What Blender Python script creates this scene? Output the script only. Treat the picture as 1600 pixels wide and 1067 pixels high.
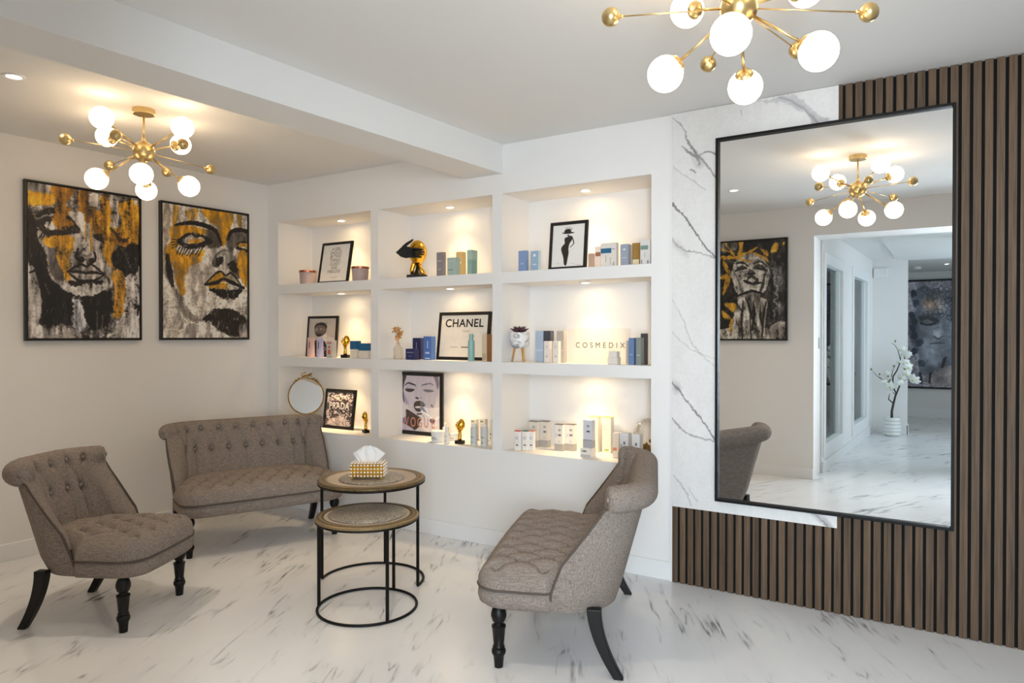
import bpy, bmesh, math, random
import numpy as np
from mathutils import Vector, Matrix

for o in list(bpy.data.objects):
    bpy.data.objects.remove(o)
scene = bpy.context.scene
COL = scene.collection
PI = math.pi
R = math.radians

# ------------------------------------------------------------------ camera
FOC, CXP, CYP = 1091.0, 800.0, 533.5
YAW = math.atan2(690.0, FOC)
PITCH = -math.atan(9.5 / FOC)
CAM = np.array([4.403, -3.493, 1.27])
cd = bpy.data.cameras.new('camera')
cam = bpy.data.objects.new('camera', cd)
COL.objects.link(cam)
cd.sensor_width = 36.0
cd.sensor_fit = 'HORIZONTAL'
cd.lens = FOC / 1600.0 * 36.0
cd.clip_start = 0.02
cam.location = CAM
cam.rotation_euler = (PI / 2 + PITCH, 0, YAW)
scene.camera = cam

# ------------------------------------------------------------------ world, exposure, daylight, added fills
scene.view_settings.view_transform = 'Standard'
scene.view_settings.look = 'None'
scene.view_settings.gamma = 1.0
scene.view_settings.use_curve_mapping = False
scene.view_settings.exposure = 0.0
w = bpy.data.worlds.new('world')
scene.world = w
w.use_nodes = True
bg = w.node_tree.nodes['Background']
bg.inputs[0].default_value = (0.80, 0.90, 1.0, 1)
bg.inputs[1].default_value = 0.35


def area(name, loc, target, sx, sy, energy, color, spread=PI):
    l = bpy.data.lights.new(name, 'AREA')
    l.shape = 'RECTANGLE'
    l.size, l.size_y, l.energy, l.color = sx, sy, energy, color
    l.spread = spread
    o = bpy.data.objects.new(name, l)
    COL.objects.link(o)
    o.location = loc
    d = Vector(target) - Vector(loc)
    o.rotation_euler = d.to_track_quat('-Z', 'Y').to_euler()
    return o


COOL = (0.84, 0.93, 1.0)
area('hall_window_daylight', (5.55, -5.7, 1.35), (3.4, -5.7, 0.9), 1.9, 1.7, 30, (0.72, 0.88, 1.0))
area('added_room_fill', (4.95, -4.40, 1.30), (3.9, -0.6, 1.0), 0.6, 1.7, 50, (0.79, 0.905, 1.0), R(105))  # added light: a made-up window out of view, brightens the lounge
area('side_room_fill', (2.75, -3.62, 1.3), (2.75, -6.0, 1.1), 0.9, 1.6, 26, (0.80, 0.95, 0.96))  # fill lamp added to lift the side room, no window there
WARM = (1.0, 0.70, 0.36)
WARM2 = (1.0, 0.86, 0.68)


# ------------------------------------------------------------------ helpers: photo pixel -> point of the room
_fw = np.array([-math.sin(YAW) * math.cos(PITCH), math.cos(YAW) * math.cos(PITCH), math.sin(PITCH)])
_rt = np.array([math.cos(YAW), math.sin(YAW), 0.0])
_up = np.cross(_rt, _fw)


def ray(u, v):
    return _fw * FOC + _rt * (u - CXP) - _up * (v - CYP)


def aty(u, v, y):
    d = ray(u, v)
    return CAM + d * ((y - CAM[1]) / d[1])


def atx(u, v, x):
    d = ray(u, v)
    return CAM + d * ((x - CAM[0]) / d[0])


def atz(u, v, z):
    d = ray(u, v)
    return CAM + d * ((z - CAM[2]) / d[2])


# ------------------------------------------------------------------ helpers: materials
def nodes_of(name):
    m = bpy.data.materials.new(name)
    m.use_nodes = True
    nt = m.node_tree
    return m, nt, nt.nodes['Principled BSDF']


def lin(c):
    return tuple(((x / 255) / 12.92 if x <= 10 else ((x / 255 + 0.055) / 1.055) ** 2.4) for x in c)


def mat(name, rgb, rough=0.6, metal=0.0, bump=0.0, bscale=40, var=0.0, vscale=8, coat=0.0, sheen=0.0, spec=None, trans=0.0, alpha=1.0, ior=None):
    """sRGB colour (0..255) + procedural noise for colour variation and bump"""
    m, nt, b = nodes_of(name)
    c = lin(rgb)
    b.inputs['Roughness'].default_value = rough
    b.inputs['Metallic'].default_value = metal
    b.inputs['Base Color'].default_value = (*c, 1)
    if coat: b.inputs['Coat Weight'].default_value = coat
    if sheen: b.inputs['Sheen Weight'].default_value = sheen
    if spec is not None: b.inputs['Specular IOR Level'].default_value = spec
    if trans: b.inputs['Transmission Weight'].default_value = trans
    if ior: b.inputs['IOR'].default_value = ior
    if alpha < 1: b.inputs['Alpha'].default_value = alpha
    tc = nt.nodes.new('ShaderNodeTexCoord')
    if var:
        n = nt.nodes.new('ShaderNodeTexNoise')
        n.inputs['Scale'].default_value = vscale
        n.inputs['Detail'].default_value = 4
        nt.links.new(tc.outputs['Object'], n.inputs['Vector'])
        r = nt.nodes.new('ShaderNodeValToRGB')
        r.color_ramp.elements[0].position = 0.3
        r.color_ramp.elements[1].position = 0.7
        r.color_ramp.elements[0].color = (*[x * (1 - var) for x in c], 1)
        r.color_ramp.elements[1].color = (*[min(1, x * (1 + var)) for x in c], 1)
        nt.links.new(n.outputs['Fac'], r.inputs['Fac'])
        nt.links.new(r.outputs['Color'], b.inputs['Base Color'])
    if bump:
        n2 = nt.nodes.new('ShaderNodeTexNoise')
        n2.inputs['Scale'].default_value = bscale
        n2.inputs['Detail'].default_value = 3
        nt.links.new(tc.outputs['Object'], n2.inputs['Vector'])
        bp = nt.nodes.new('ShaderNodeBump')
        bp.inputs['Strength'].default_value = bump
        bp.inputs['Distance'].default_value = 0.01
        nt.links.new(n2.outputs['Fac'], bp.inputs['Height'])
        nt.links.new(bp.outputs['Normal'], b.inputs['Normal'])
    return m


def emit(name, color, strength):
    m, nt, b = nodes_of(name)
    b.inputs['Base Color'].default_value = (0.9, 0.9, 0.9, 1)
    b.inputs['Emission Color'].default_value = (*color, 1)
    b.inputs['Emission Strength'].default_value = strength
    return m


def image_mat(name, arr, rough=0.45, coat=0.0, bump=0.0):
    h, wd = arr.shape[:2]
    im = bpy.data.images.new(name, wd, h)
    px = np.ones((h, wd, 4), np.float32)
    px[..., :3] = np.clip(arr, 0, 255)[::-1] / 255.0
    im.pixels.foreach_set(px.ravel())
    im.update()
    im.pack()
    m, nt, b = nodes_of(name)
    t = nt.nodes.new('ShaderNodeTexImage')
    t.image = im
    nt.links.new(t.outputs['Color'], b.inputs['Base Color'])
    b.inputs['Roughness'].default_value = rough
    if coat:
        b.inputs['Coat Weight'].default_value = coat
        b.inputs['Coat Roughness'].default_value = 0.05
    if bump:
        bp = nt.nodes.new('ShaderNodeBump')
        bp.inputs['Strength'].default_value = bump
        bp.inputs['Distance'].default_value = 0.004
        nt.links.new(t.outputs['Color'], bp.inputs['Height'])
        nt.links.new(bp.outputs['Normal'], b.inputs['Normal'])
    return m


M = {}
M['wall'] = mat('wall_paint', (238, 236, 234), 0.75, bump=0.03, bscale=90)
M['ceiling'] = mat('ceiling_paint', (236, 235, 233), 0.85)
M['trim'] = mat('trim_paint', (240, 240, 240), 0.4)
M['blackmetal'] = mat('black_metal', (12, 11, 11), 0.55, metal=0.0, bump=0.02, spec=0.25)
M['blackframe'] = mat('black_frame_lacquer', (16, 15, 15), 0.4, bump=0.02)
M['blackwood'] = mat('black_painted_wood', (13, 12, 12), 0.42, bump=0.05, bscale=30, spec=0.3)
M['felt'] = mat('black_felt', (9, 9, 9), 0.95)
M['brass'] = mat('brushed_brass', (214, 188, 134), 0.32, metal=1.0, var=0.06, vscale=30)
M['gold'] = mat('polished_gold', (222, 170, 60), 0.18, metal=1.0, var=0.15, vscale=25)
M['oldgold'] = mat('antique_gold', (150, 118, 50), 0.35, metal=0.9, var=0.3, vscale=40)
M['globe'] = emit('lit_opal_globe', (1.0, 0.74, 0.46), 9.0)
M['lens'] = emit('lit_downlight_lens', (1.0, 0.74, 0.42), 110.0)
M['lenscool'] = emit('lit_downlight_lens_ceiling', (1.0, 0.93, 0.82), 14.0)
M['paper'] = mat('white_paper', (238, 236, 232), 0.7)
M['tissue'] = mat('tissue', (242, 240, 238), 0.9, sheen=0.2)
M['pearl'] = mat('pearl', (240, 235, 228), 0.18, coat=0.6)
M['ink'] = mat('black_ink', (18, 17, 17), 0.6)
M['greyink'] = mat('grey_ink', (150, 148, 146), 0.6)
M['copper'] = mat('copper_lid', (190, 120, 95), 0.25, metal=1.0)
M['ceramic'] = mat('white_ceramic', (240, 240, 236), 0.3, coat=0.3)
M['oak'] = mat('oak', (196, 146, 84), 0.5, var=0.2, vscale=20)
M['green'] = mat('leaf_green', (96, 128, 60), 0.5, var=0.3)
M['plum'] = mat('plum_leaf', (78, 40, 52), 0.45, var=0.35, vscale=60)
M['bark'] = mat('dark_bark', (70, 58, 52), 0.85, bump=0.4, bscale=60)
M['petal'] = mat('white_petal', (246, 246, 240), 0.6)
M['petalcore'] = mat('yellow_green_flower_core', (208, 214, 110), 0.6)
M['glass'] = mat('clear_glass', (250, 252, 252), 0.02, trans=1.0, ior=1.45)
M['switch'] = mat('switch_plate', (205, 205, 210), 0.35, metal=0.4)


def mirror_mat(name):
    m, nt, b = nodes_of(name)
    b.inputs['Base Color'].default_value = (0.84, 0.845, 0.84, 1)
    b.inputs['Metallic'].default_value = 1.0
    b.inputs['Roughness'].default_value = 0.0
    return m


M['mirror'] = mirror_mat('silvered_mirror')


def door_glass():
    m, nt, b = nodes_of('door_glass')
    nt.nodes.remove(b)
    out = nt.nodes['Material Output']
    tr = nt.nodes.new('ShaderNodeBsdfTransparent')
    tr.inputs[0].default_value = (0.82, 0.92, 0.92, 1)
    gl = nt.nodes.new('ShaderNodeBsdfGlossy')
    gl.inputs['Roughness'].default_value = 0.02
    fr = nt.nodes.new('ShaderNodeFresnel')
    fr.inputs[0].default_value = 1.5
    mx = nt.nodes.new('ShaderNodeMixShader')
    nt.links.new(fr.outputs[0], mx.inputs[0])
    nt.links.new(tr.outputs[0], mx.inputs[1])
    nt.links.new(gl.outputs[0], mx.inputs[2])
    nt.links.new(mx.outputs[0], out.inputs[0])
    return m


M['doorglass'] = door_glass()


def thin_glass(name='thin_clear_glass', blend=0.35):
    m, nt, b = nodes_of(name)
    nt.nodes.remove(b)
    out = nt.nodes['Material Output']
    tr = nt.nodes.new('ShaderNodeBsdfTransparent')
    tr.inputs[0].default_value = (0.97, 0.96, 0.94, 1)
    gl = nt.nodes.new('ShaderNodeBsdfGlossy')
    gl.inputs['Roughness'].default_value = 0.03
    lw = nt.nodes.new('ShaderNodeLayerWeight')
    lw.inputs[0].default_value = blend
    mx = nt.nodes.new('ShaderNodeMixShader')
    nt.links.new(lw.outputs['Facing'], mx.inputs[0])
    nt.links.new(tr.outputs[0], mx.inputs[1])
    nt.links.new(gl.outputs[0], mx.inputs[2])
    nt.links.new(mx.outputs[0], out.inputs[0])
    return m


M['thinglass'] = thin_glass()
M['acrylic'] = thin_glass('clear_acrylic', 0.05)


def fabric_mat():
    m, nt, b = nodes_of('taupe_linen')
    tc = nt.nodes.new('ShaderNodeTexCoord')
    facs = []
    for sc in ((30, 420, 420), (420, 420, 30), (420, 30, 420)):
        mp = nt.nodes.new('ShaderNodeMapping')
        mp.inputs['Scale'].default_value = sc
        nt.links.new(tc.outputs['Object'], mp.inputs['Vector'])
        n = nt.nodes.new('ShaderNodeTexNoise')
        n.inputs['Scale'].default_value = 1.0
        n.inputs['Detail'].default_value = 2
        nt.links.new(mp.outputs[0], n.inputs['Vector'])
        facs.append(n)
    a = nt.nodes.new('ShaderNodeMath'); a.operation = 'ADD'
    nt.links.new(facs[0].outputs['Fac'], a.inputs[0]); nt.links.new(facs[1].outputs['Fac'], a.inputs[1])
    a2 = nt.nodes.new('ShaderNodeMath'); a2.operation = 'ADD'
    nt.links.new(a.outputs[0], a2.inputs[0]); nt.links.new(facs[2].outputs['Fac'], a2.inputs[1])
    mr = nt.nodes.new('ShaderNodeMapRange')
    mr.inputs['From Min'].default_value = 1.1
    mr.inputs['From Max'].default_value = 1.9
    nt.links.new(a2.outputs[0], mr.inputs['Value'])
    r = nt.nodes.new('ShaderNodeValToRGB')
    r.color_ramp.elements[0].color = (*lin((99, 90, 84)), 1)
    r.color_ramp.elements[1].color = (*lin((166, 153, 143)), 1)
    nt.links.new(mr.outputs[0], r.inputs['Fac'])
    nt.links.new(r.outputs['Color'], b.inputs['Base Color'])
    b.inputs['Roughness'].default_value = 0.95
    b.inputs['Specular IOR Level'].default_value = 0.15
    bp = nt.nodes.new('ShaderNodeBump')
    bp.inputs['Strength'].default_value = 0.18
    bp.inputs['Distance'].default_value = 0.002
    nt.links.new(a2.outputs[0], bp.inputs['Height'])
    nt.links.new(bp.outputs['Normal'], b.inputs['Normal'])
    return m


M['fabric'] = fabric_mat()
M['seamshade'] = mat('taupe_seam_shade', (92, 83, 77), 0.95, spec=0.1)  # sofa fabric darkened for the piping: shadow along the seams painted in


def floor_mat():
    m, nt, b = nodes_of('white_marble_tile')
    L = nt.links.new
    tc = nt.nodes.new('ShaderNodeTexCoord')
    rot = nt.nodes.new('ShaderNodeMapping')
    rot.inputs['Rotation'].default_value = (0, 0, R(-117))
    L(tc.outputs['Object'], rot.inputs['Vector'])

    def noise(scale3, sc, detail, dist=0.0, off=(0, 0, 0)):
        mp = nt.nodes.new('ShaderNodeMapping')
        mp.inputs['Scale'].default_value = scale3
        mp.inputs['Location'].default_value = off
        L(rot.outputs[0], mp.inputs['Vector'])
        n = nt.nodes.new('ShaderNodeTexNoise')
        n.inputs['Scale'].default_value = sc
        n.inputs['Detail'].default_value = detail
        n.inputs['Distortion'].default_value = dist
        L(mp.outputs[0], n.inputs['Vector'])
        return n.outputs['Fac']

    def math(op, a, bb=None, clamp=False):
        n = nt.nodes.new('ShaderNodeMath'); n.operation = op; n.use_clamp = clamp
        for i, x in enumerate((a, bb)):
            if x is None: continue
            if isinstance(x, (int, float)): n.inputs[i].default_value = x
            else: L(x, n.inputs[i])
        return n.outputs[0]

    def vein(f, width):
        d = math('ABSOLUTE', math('SUBTRACT', f, 0.5))
        return math('SUBTRACT', 1.0, math('DIVIDE', d, width, ), True)

    n1 = noise((0.42, 2.3, 1), 2.6, 2.5, 0.15)
    n2 = noise((0.55, 2.9, 1), 3.4, 3, 0.2, (3.1, 7.7, 0))
    mask = noise((0.8, 2.0, 1), 2.3, 3, 0.0, (9.2, 1.3, 0))
    mk = math('MULTIPLY', math('SUBTRACT', mask, 0.50), 6.0, True)
    mask2 = noise((0.9, 2.2, 1), 3.0, 3, 0.0, (4.2, 5.3, 0))
    mk2 = math('MULTIPLY', math('SUBTRACT', mask2, 0.535), 7.0, True)
    dash = noise((2.6, 26, 1), 2.2, 4, 0.25)
    dk = math('MULTIPLY', math('SUBTRACT', dash, 0.385), 4.5, True)
    v1 = math('MULTIPLY', math('MULTIPLY', vein(n1, 0.022), mk), dk)
    v2 = math('MULTIPLY', math('MULTIPLY', vein(n2, 0.026), mk2), dk)
    soft = math('MULTIPLY', math('MULTIPLY', math('MULTIPLY', vein(n1, 0.07), mk), dk), 0.35)
    soft2 = math('MULTIPLY', math('MULTIPLY', vein(n2, 0.09), mk2), 0.10)
    vv = math('ADD', math('ADD', math('MAXIMUM', v1, math('MULTIPLY', v2, 0.85)), soft), soft2, True)
    cl = noise((0.6, 1.4, 1), 1.4, 4, 0, (1, 2, 0))
    rb = nt.nodes.new('ShaderNodeValToRGB')
    rb.color_ramp.elements[0].position = 0.3; rb.color_ramp.elements[1].position = 0.65
    rb.color_ramp.elements[0].color = (*lin((226, 226, 228)), 1)
    rb.color_ramp.elements[1].color = (*lin((241, 241, 240)), 1)
    L(cl, rb.inputs['Fac'])
    mx = nt.nodes.new('ShaderNodeMix'); mx.data_type = 'RGBA'
    L(math('MULTIPLY', vv, 0.85), mx.inputs['Factor'])
    L(rb.outputs['Color'], mx.inputs['A'])
    mx.inputs['B'].default_value = (*lin((84, 86, 94)), 1)
    L(mx.outputs['Result'], b.inputs['Base Color'])
    b.inputs['Roughness'].default_value = 0.24
    b.inputs['Specular IOR Level'].default_value = 0.45
    return m


M['floor'] = floor_mat()


def wood_slat_mat():
    m, nt, b = nodes_of('walnut_slat')
    L = nt.links.new
    tc = nt.nodes.new('ShaderNodeTexCoord')
    mp = nt.nodes.new('ShaderNodeMapping')
    mp.inputs['Scale'].default_value = (160, 160, 5)
    L(tc.outputs['Object'], mp.inputs['Vector'])
    n = nt.nodes.new('ShaderNodeTexNoise'); n.inputs['Scale'].default_value = 1; n.inputs['Detail'].default_value = 4
    L(mp.outputs[0], n.inputs['Vector'])
    mp2 = nt.nodes.new('ShaderNodeMapping')
    mp2.inputs['Scale'].default_value = (24.7, 0.0, 0.35)
    L(tc.outputs['Object'], mp2.inputs['Vector'])
    n2 = nt.nodes.new('ShaderNodeTexNoise'); n2.inputs['Scale'].default_value = 1; n2.inputs['Detail'].default_value = 1
    L(mp2.outputs[0], n2.inputs['Vector'])
    a = nt.nodes.new('ShaderNodeMath'); a.operation = 'ADD'
    L(n.outputs['Fac'], a.inputs[0]); L(n2.outputs['Fac'], a.inputs[1])
    r = nt.nodes.new('ShaderNodeValToRGB')
    r.color_ramp.elements[0].position = 0.0
    mr = nt.nodes.new('ShaderNodeMapRange'); mr.inputs['From Min'].default_value = 0.65; mr.inputs['From Max'].default_value = 1.35
    L(a.outputs[0], mr.inputs['Value'])
    r.color_ramp.elements[0].color = (*lin((67, 52, 39)), 1)
    r.color_ramp.elements[1].color = (*lin((114, 92, 71)), 1)
    L(mr.outputs[0], r.inputs['Fac'])
    L(r.outputs['Color'], b.inputs['Base Color'])
    b.inputs['Roughness'].default_value = 0.6
    b.inputs['Specular IOR Level'].default_value = 0.3
    return m


M['slat'] = wood_slat_mat()


def table_wood(name, c0, c1, rings):
    m, nt, b = nodes_of(name)
    L = nt.links.new
    tc = nt.nodes.new('ShaderNodeTexCoord')
    wv = nt.nodes.new('ShaderNodeTexWave')
    wv.wave_type = 'RINGS'; wv.rings_direction = 'Z'
    wv.inputs['Scale'].default_value = rings
    wv.inputs['Distortion'].default_value = 1.5
    wv.inputs['Detail'].default_value = 3
    wv.inputs['Detail Scale'].default_value = 6
    L(tc.outputs['Object'], wv.inputs['Vector'])
    r = nt.nodes.new('ShaderNodeValToRGB')
    r.color_ramp.elements[0].color = (*lin(c0), 1)
    r.color_ramp.elements[1].color = (*lin(c1), 1)
    L(wv.outputs['Fac'], r.inputs['Fac'])
    L(r.outputs['Color'], b.inputs['Base Color'])
    b.inputs['Roughness'].default_value = 0.42
    b.inputs['Metallic'].default_value = 0.55
    bp = nt.nodes.new('ShaderNodeBump'); bp.inputs['Strength'].default_value = 0.35; bp.inputs['Distance'].default_value = 0.002
    L(wv.outputs['Fac'], bp.inputs['Height']); L(bp.outputs['Normal'], b.inputs['Normal'])
    return m


M['tabletop'] = table_wood('embossed_bronze_rim', (92, 76, 52), (150, 128, 92), 14)
M['tableinner'] = mat('taupe_table_inlay', (192, 176, 158), 0.45, metal=0.3, var=0.05)


def glitter_mat():
    m, nt, b = nodes_of('beaded_glass_mat')
    L = nt.links.new
    tc = nt.nodes.new('ShaderNodeTexCoord')
    v = nt.nodes.new('ShaderNodeTexVoronoi'); v.inputs['Scale'].default_value = 190
    L(tc.outputs['Object'], v.inputs['Vector'])
    r = nt.nodes.new('ShaderNodeValToRGB')
    r.color_ramp.elements[0].color = (*lin((92, 86, 78)), 1)
    r.color_ramp.elements[1].color = (*lin((214, 208, 196)), 1)
    L(v.outputs['Color'], r.inputs['Fac'])
    L(r.outputs['Color'], b.inputs['Base Color'])
    b.inputs['Metallic'].default_value = 0.75
    b.inputs['Roughness'].default_value = 0.3
    bp = nt.nodes.new('ShaderNodeBump'); bp.inputs['Strength'].default_value = 0.9; bp.inputs['Distance'].default_value = 0.003
    L(v.outputs['Distance'], bp.inputs['Height']); L(bp.outputs['Normal'], b.inputs['Normal'])
    return m


M['glitter'] = glitter_mat()


# ------------------------------------------------------------------ helpers: meshes and objects
class MB:
    def __init__(s):
        s.v, s.f, s.uv = [], [], {}

    def add(s, vs, fs):
        n = len(s.v)
        s.v += [tuple(map(float, p)) for p in vs]
        s.f += [tuple(i + n for i in f) for f in fs]
        return s

    def box(s, x0, x1, y0, y1, z0, z1):
        vs = [(x0, y0, z0), (x1, y0, z0), (x1, y1, z0), (x0, y1, z0), (x0, y0, z1), (x1, y0, z1), (x1, y1, z1), (x0, y1, z1)]
        return s.add(vs, [(0, 3, 2, 1), (4, 5, 6, 7), (0, 1, 5, 4), (1, 2, 6, 5), (2, 3, 7, 6), (3, 0, 4, 7)])

    def prism(s, pts, z0, z1):
        n = len(pts)
        vs = [(p[0], p[1], z0) for p in pts] + [(p[0], p[1], z1) for p in pts]
        fs = [tuple(range(n - 1, -1, -1)), tuple(range(n, 2 * n))]
        fs += [(i, (i + 1) % n, n + (i + 1) % n, n + i) for i in range(n)]
        return s.add(vs, fs)

    def lathe(s, prof, n=24, c=(0, 0, 0), axis=None):
        vs, fs = [], []
        for r, z in prof:
            for k in range(n):
                a = 2 * PI * k / n
                vs.append((r * math.cos(a), r * math.sin(a), z))
        for i in range(len(prof) - 1):
            for k in range(n):
                k2 = (k + 1) % n
                fs.append((i * n + k, i * n + k2, (i + 1) * n + k2, (i + 1) * n + k))
        if prof[0][0] > 1e-6: fs.append(tuple(range(n - 1, -1, -1)))
        if prof[-1][0] > 1e-6: fs.append(tuple((len(prof) - 1) * n + k for k in range(n)))
        if axis is not None:
            q = Vector((0, 0, 1)).rotation_difference(Vector(axis).normalized()).to_matrix()
            vs = [q @ Vector(p) for p in vs]
        return s.add([(p[0] + c[0], p[1] + c[1], p[2] + c[2]) for p in vs], fs)

    def ball(s, c, r, n=20, sz=(1, 1, 1)):
        m = n // 2
        prof = [(math.sin(PI * i / m) * r, -math.cos(PI * i / m) * r) for i in range(m + 1)]
        k0 = len(s.v)
        s.lathe(prof, n)
        s.v[k0:] = [(p[0] * sz[0] + c[0], p[1] * sz[1] + c[1], p[2] * sz[2] + c[2]) for p in s.v[k0:]]
        return s

    def tube(s, path, r, n=8, closed=False):
        P = [Vector(p) for p in path]
        rr = r if isinstance(r, (list, tuple)) else [r] * len(P)
        N = len(P)
        vs, fs = [], []
        up = None
        for i in range(N):
            if closed: t = (P[(i + 1) % N] - P[i - 1])
            else: t = P[min(i + 1, N - 1)] - P[max(i - 1, 0)]
            t.normalize()
            if up is None:
                up = Vector((0, 0, 1)) if abs(t.z) < 0.9 else Vector((1, 0, 0))
            a = up - t * up.dot(t)
            if a.length < 1e-5: a = t.orthogonal()
            a.normalize(); up = a
            b = t.cross(a)
            for k in range(n):
                th = 2 * PI * k / n
                vs.append(P[i] + (a * math.cos(th) + b * math.sin(th)) * rr[i])
        for i in range(N if closed else N - 1):
            j = (i + 1) % N
            for k in range(n):
                k2 = (k + 1) % n
                fs.append((i * n + k, i * n + k2, j * n + k2, j * n + k))
        if not closed:
            fs.append(tuple(range(n - 1, -1, -1)))
            fs.append(tuple((N - 1) * n + k for k in range(n)))
        return s.add(vs, fs)

    def grid(s, P, flip=False):
        """P: array (a,b,3)"""
        a, b = P.shape[:2]
        fs = []
        for i in range(a - 1):
            for j in range(b - 1):
                q = (i * b + j, (i + 1) * b + j, (i + 1) * b + j + 1, i * b + j + 1)
                fs.append(q[::-1] if flip else q)
        return s.add(P.reshape(-1, 3), fs)

    def quad(s, p, uv=((0, 0), (1, 0), (1, 1), (0, 1))):
        s.add(p, [(0, 1, 2, 3)])
        s.uv[len(s.f) - 1] = uv
        return s

    def build(s, name, material, parent=None, smooth=False, bevel=0.0, seg=2, loc=None, rot=None, sub=0, auto=None):
        me = bpy.data.meshes.new(name)
        me.from_pydata(s.v, [], s.f)
        if s.uv:
            ul = me.uv_layers.new(name='UVMap')
            for fi, uv in s.uv.items():
                for k, li in enumerate(me.polygons[fi].loop_indices):
                    ul.data[li].uv = uv[k]
        bm = bmesh.new(); bm.from_mesh(me)
        bmesh.ops.recalc_face_normals(bm, faces=bm.faces)
        bm.to_mesh(me); bm.free()
        me.materials.append(material)
        if smooth:
            for p in me.polygons: p.use_smooth = True
        o = bpy.data.objects.new(name, me)
        COL.objects.link(o)
        if parent: o.parent = parent
        if loc is not None: o.location = loc
        if rot is not None: o.rotation_euler = rot
        if bevel:
            md = o.modifiers.new('bevel', 'BEVEL'); md.width = bevel; md.segments = seg; md.limit_method = 'ANGLE'; md.angle_limit = R(40)
        if smooth and auto is not None:
            with_angle(me, auto)
        return o


def with_angle(me, deg):
    me.set_sharp_from_angle(angle=R(deg))


def tag(o, label=None, cat=None, group=None, kind=None):
    if label: o['label'] = label
    if cat: o['category'] = cat
    if group: o['group'] = group
    if kind: o['kind'] = kind
    return o


def thing(name, label, cat, loc=(0, 0, 0), rz=0.0, group=None, rx=0.0):
    o = bpy.data.objects.new(name, None)
    COL.objects.link(o)
    o.empty_display_size = 0.1
    o.location = loc
    o.rotation_euler = (rx, 0, rz)
    return tag(o, label, cat, group)


def struct(name, mb, m, **k):
    return tag(mb.build(name, m, **k), kind='structure')


def copy_tree(o, parent=None):
    c = o.copy(); COL.objects.link(c)
    if parent is not None: c.parent = parent
    for ch in list(o.children): copy_tree(ch, c)
    return c


FONT_CACHE = {}


def text_mesh(txt, size, space=1.0, bold=0.0):
    cu = bpy.data.curves.new('lettering_curve', 'FONT')
    cu.body = txt; cu.size = size; cu.align_x = 'CENTER'; cu.space_character = space
    cu.offset = bold; cu.resolution_u = 4
    o = bpy.data.objects.new('lettering_tmp', cu)
    COL.objects.link(o)
    dg = bpy.context.evaluated_depsgraph_get()
    me = bpy.data.meshes.new_from_object(o.evaluated_get(dg))
    bpy.data.objects.remove(o)
    return me


def text(name, txt, size, material, parent, loc, sx=1.0, sy=1.0, space=1.0, bold=0.0, rot=(PI / 2, 0, 0)):
    me = text_mesh(txt, size, space, bold)
    me.materials.clear(); me.materials.append(material)
    for v in me.vertices: v.co.x *= sx; v.co.y *= sy
    o = bpy.data.objects.new(name, me)
    COL.objects.link(o)
    o.parent = parent; o.location = loc; o.rotation_euler = rot
    return o

# ------------------------------------------------------------------ the room shell
CEIL = 2.405
WAX, WAY = -0.06316, -0.998          # direction of the left wall and of the ceiling beam
struct('floor', MB().box(-0.6, 6.3, -9.3, 0.5, -0.08, 0.0), M['floor'])

# back wall with nine niches
NX = [0.119, 1.060, 1.130, 2.054, 2.120, 3.059]
NZ = [0.580, 1.042, 1.110, 1.580, 1.648, 2.116]
ND = 0.33
mb = MB()
xs = [-0.2] + NX + [6.1]
zs = [0.0] + NZ + [2.5]
for i in range(len(xs) - 1):
    for j in range(len(zs) - 1):
        x0, x1, z0, z1 = xs[i], xs[i + 1], zs[j], zs[j + 1]
        if i % 2 == 1 and j % 2 == 1:
            y = ND
            mb.add([(x0, y, z0), (x1, y, z0), (x1, y, z1), (x0, y, z1)], [(0, 1, 2, 3)])
            mb.add([(x0, 0, z0), (x0, y, z0), (x0, y, z1), (x0, 0, z1)], [(0, 1, 2, 3)])
            mb.add([(x1, 0, z0), (x1, y, z0), (x1, y, z1), (x1, 0, z1)], [(0, 3, 2, 1)])
            mb.add([(x0, 0, z0), (x1, 0, z0), (x1, y, z0), (x0, y, z0)], [(0, 1, 2, 3)])
            mb.add([(x0, 0, z1), (x1, 0, z1), (x1, y, z1), (x0, y, z1)], [(0, 3, 2, 1)])
        else:
            mb.add([(x0, 0, z0), (x1, 0, z0), (x1, 0, z1), (x0, 0, z1)], [(0, 1, 2, 3)])
mb.add([(-0.2, 0.4, 0), (6.1, 0.4, 0), (6.1, 0.4, 2.5), (-0.2, 0.4, 2.5)], [(0, 1, 2, 3)])
struct('wall_back', mb, M['wall'])

wl = 3.3
struct('wall_left', MB().prism([(0, 0), (WAX * wl, WAY * wl), (WAX * wl - 0.15, WAY * wl), (-0.15, 0)], 0, 2.5), M['wall'])
struct('wall_opposite', MB().box(-0.5, 3.362, -3.56, -3.19, 0, 2.5).box(3.362, 5.3, -3.56, -3.19, 2.147, 2.5).box(5.3, 6.1, -3.56, -3.19, 0, 2.5), M['wall'])
mb = MB().box(5.9, 6.05, -3.19, 0.0, 0, 2.5)
struct('wall_right', mb, M['wall'])
struct('ceiling', MB().box(-0.5, 6.1, -3.19, 0.4, CEIL, 2.5), M['ceiling'])
bx = WAX / -WAY * 3.19
struct('trim_1', MB().prism([(1.871, 0), (2.130, 0), (2.130 + bx, -3.19), (1.871 + bx, -3.19)], 2.233, 2.45), M['ceiling'])   # dropped ceiling beam
bb = MB().box(0.0, 3.172, -0.014, 0, 0, 0.096)
struct('baseboard_back', bb, M['trim'], bevel=0.003)
struct('baseboard_left', MB().prism([(0, 0), (0.014, 0), (WAX * 3.19 + 0.014, WAY * 3.19), (WAX * 3.19, WAY * 3.19)], 0, 0.096), M['trim'], bevel=0.003)
struct('baseboard_opposite', MB().box(-0.19, 3.362, -3.19, -3.176, 0, 0.096), M['trim'], bevel=0.003)

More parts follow.
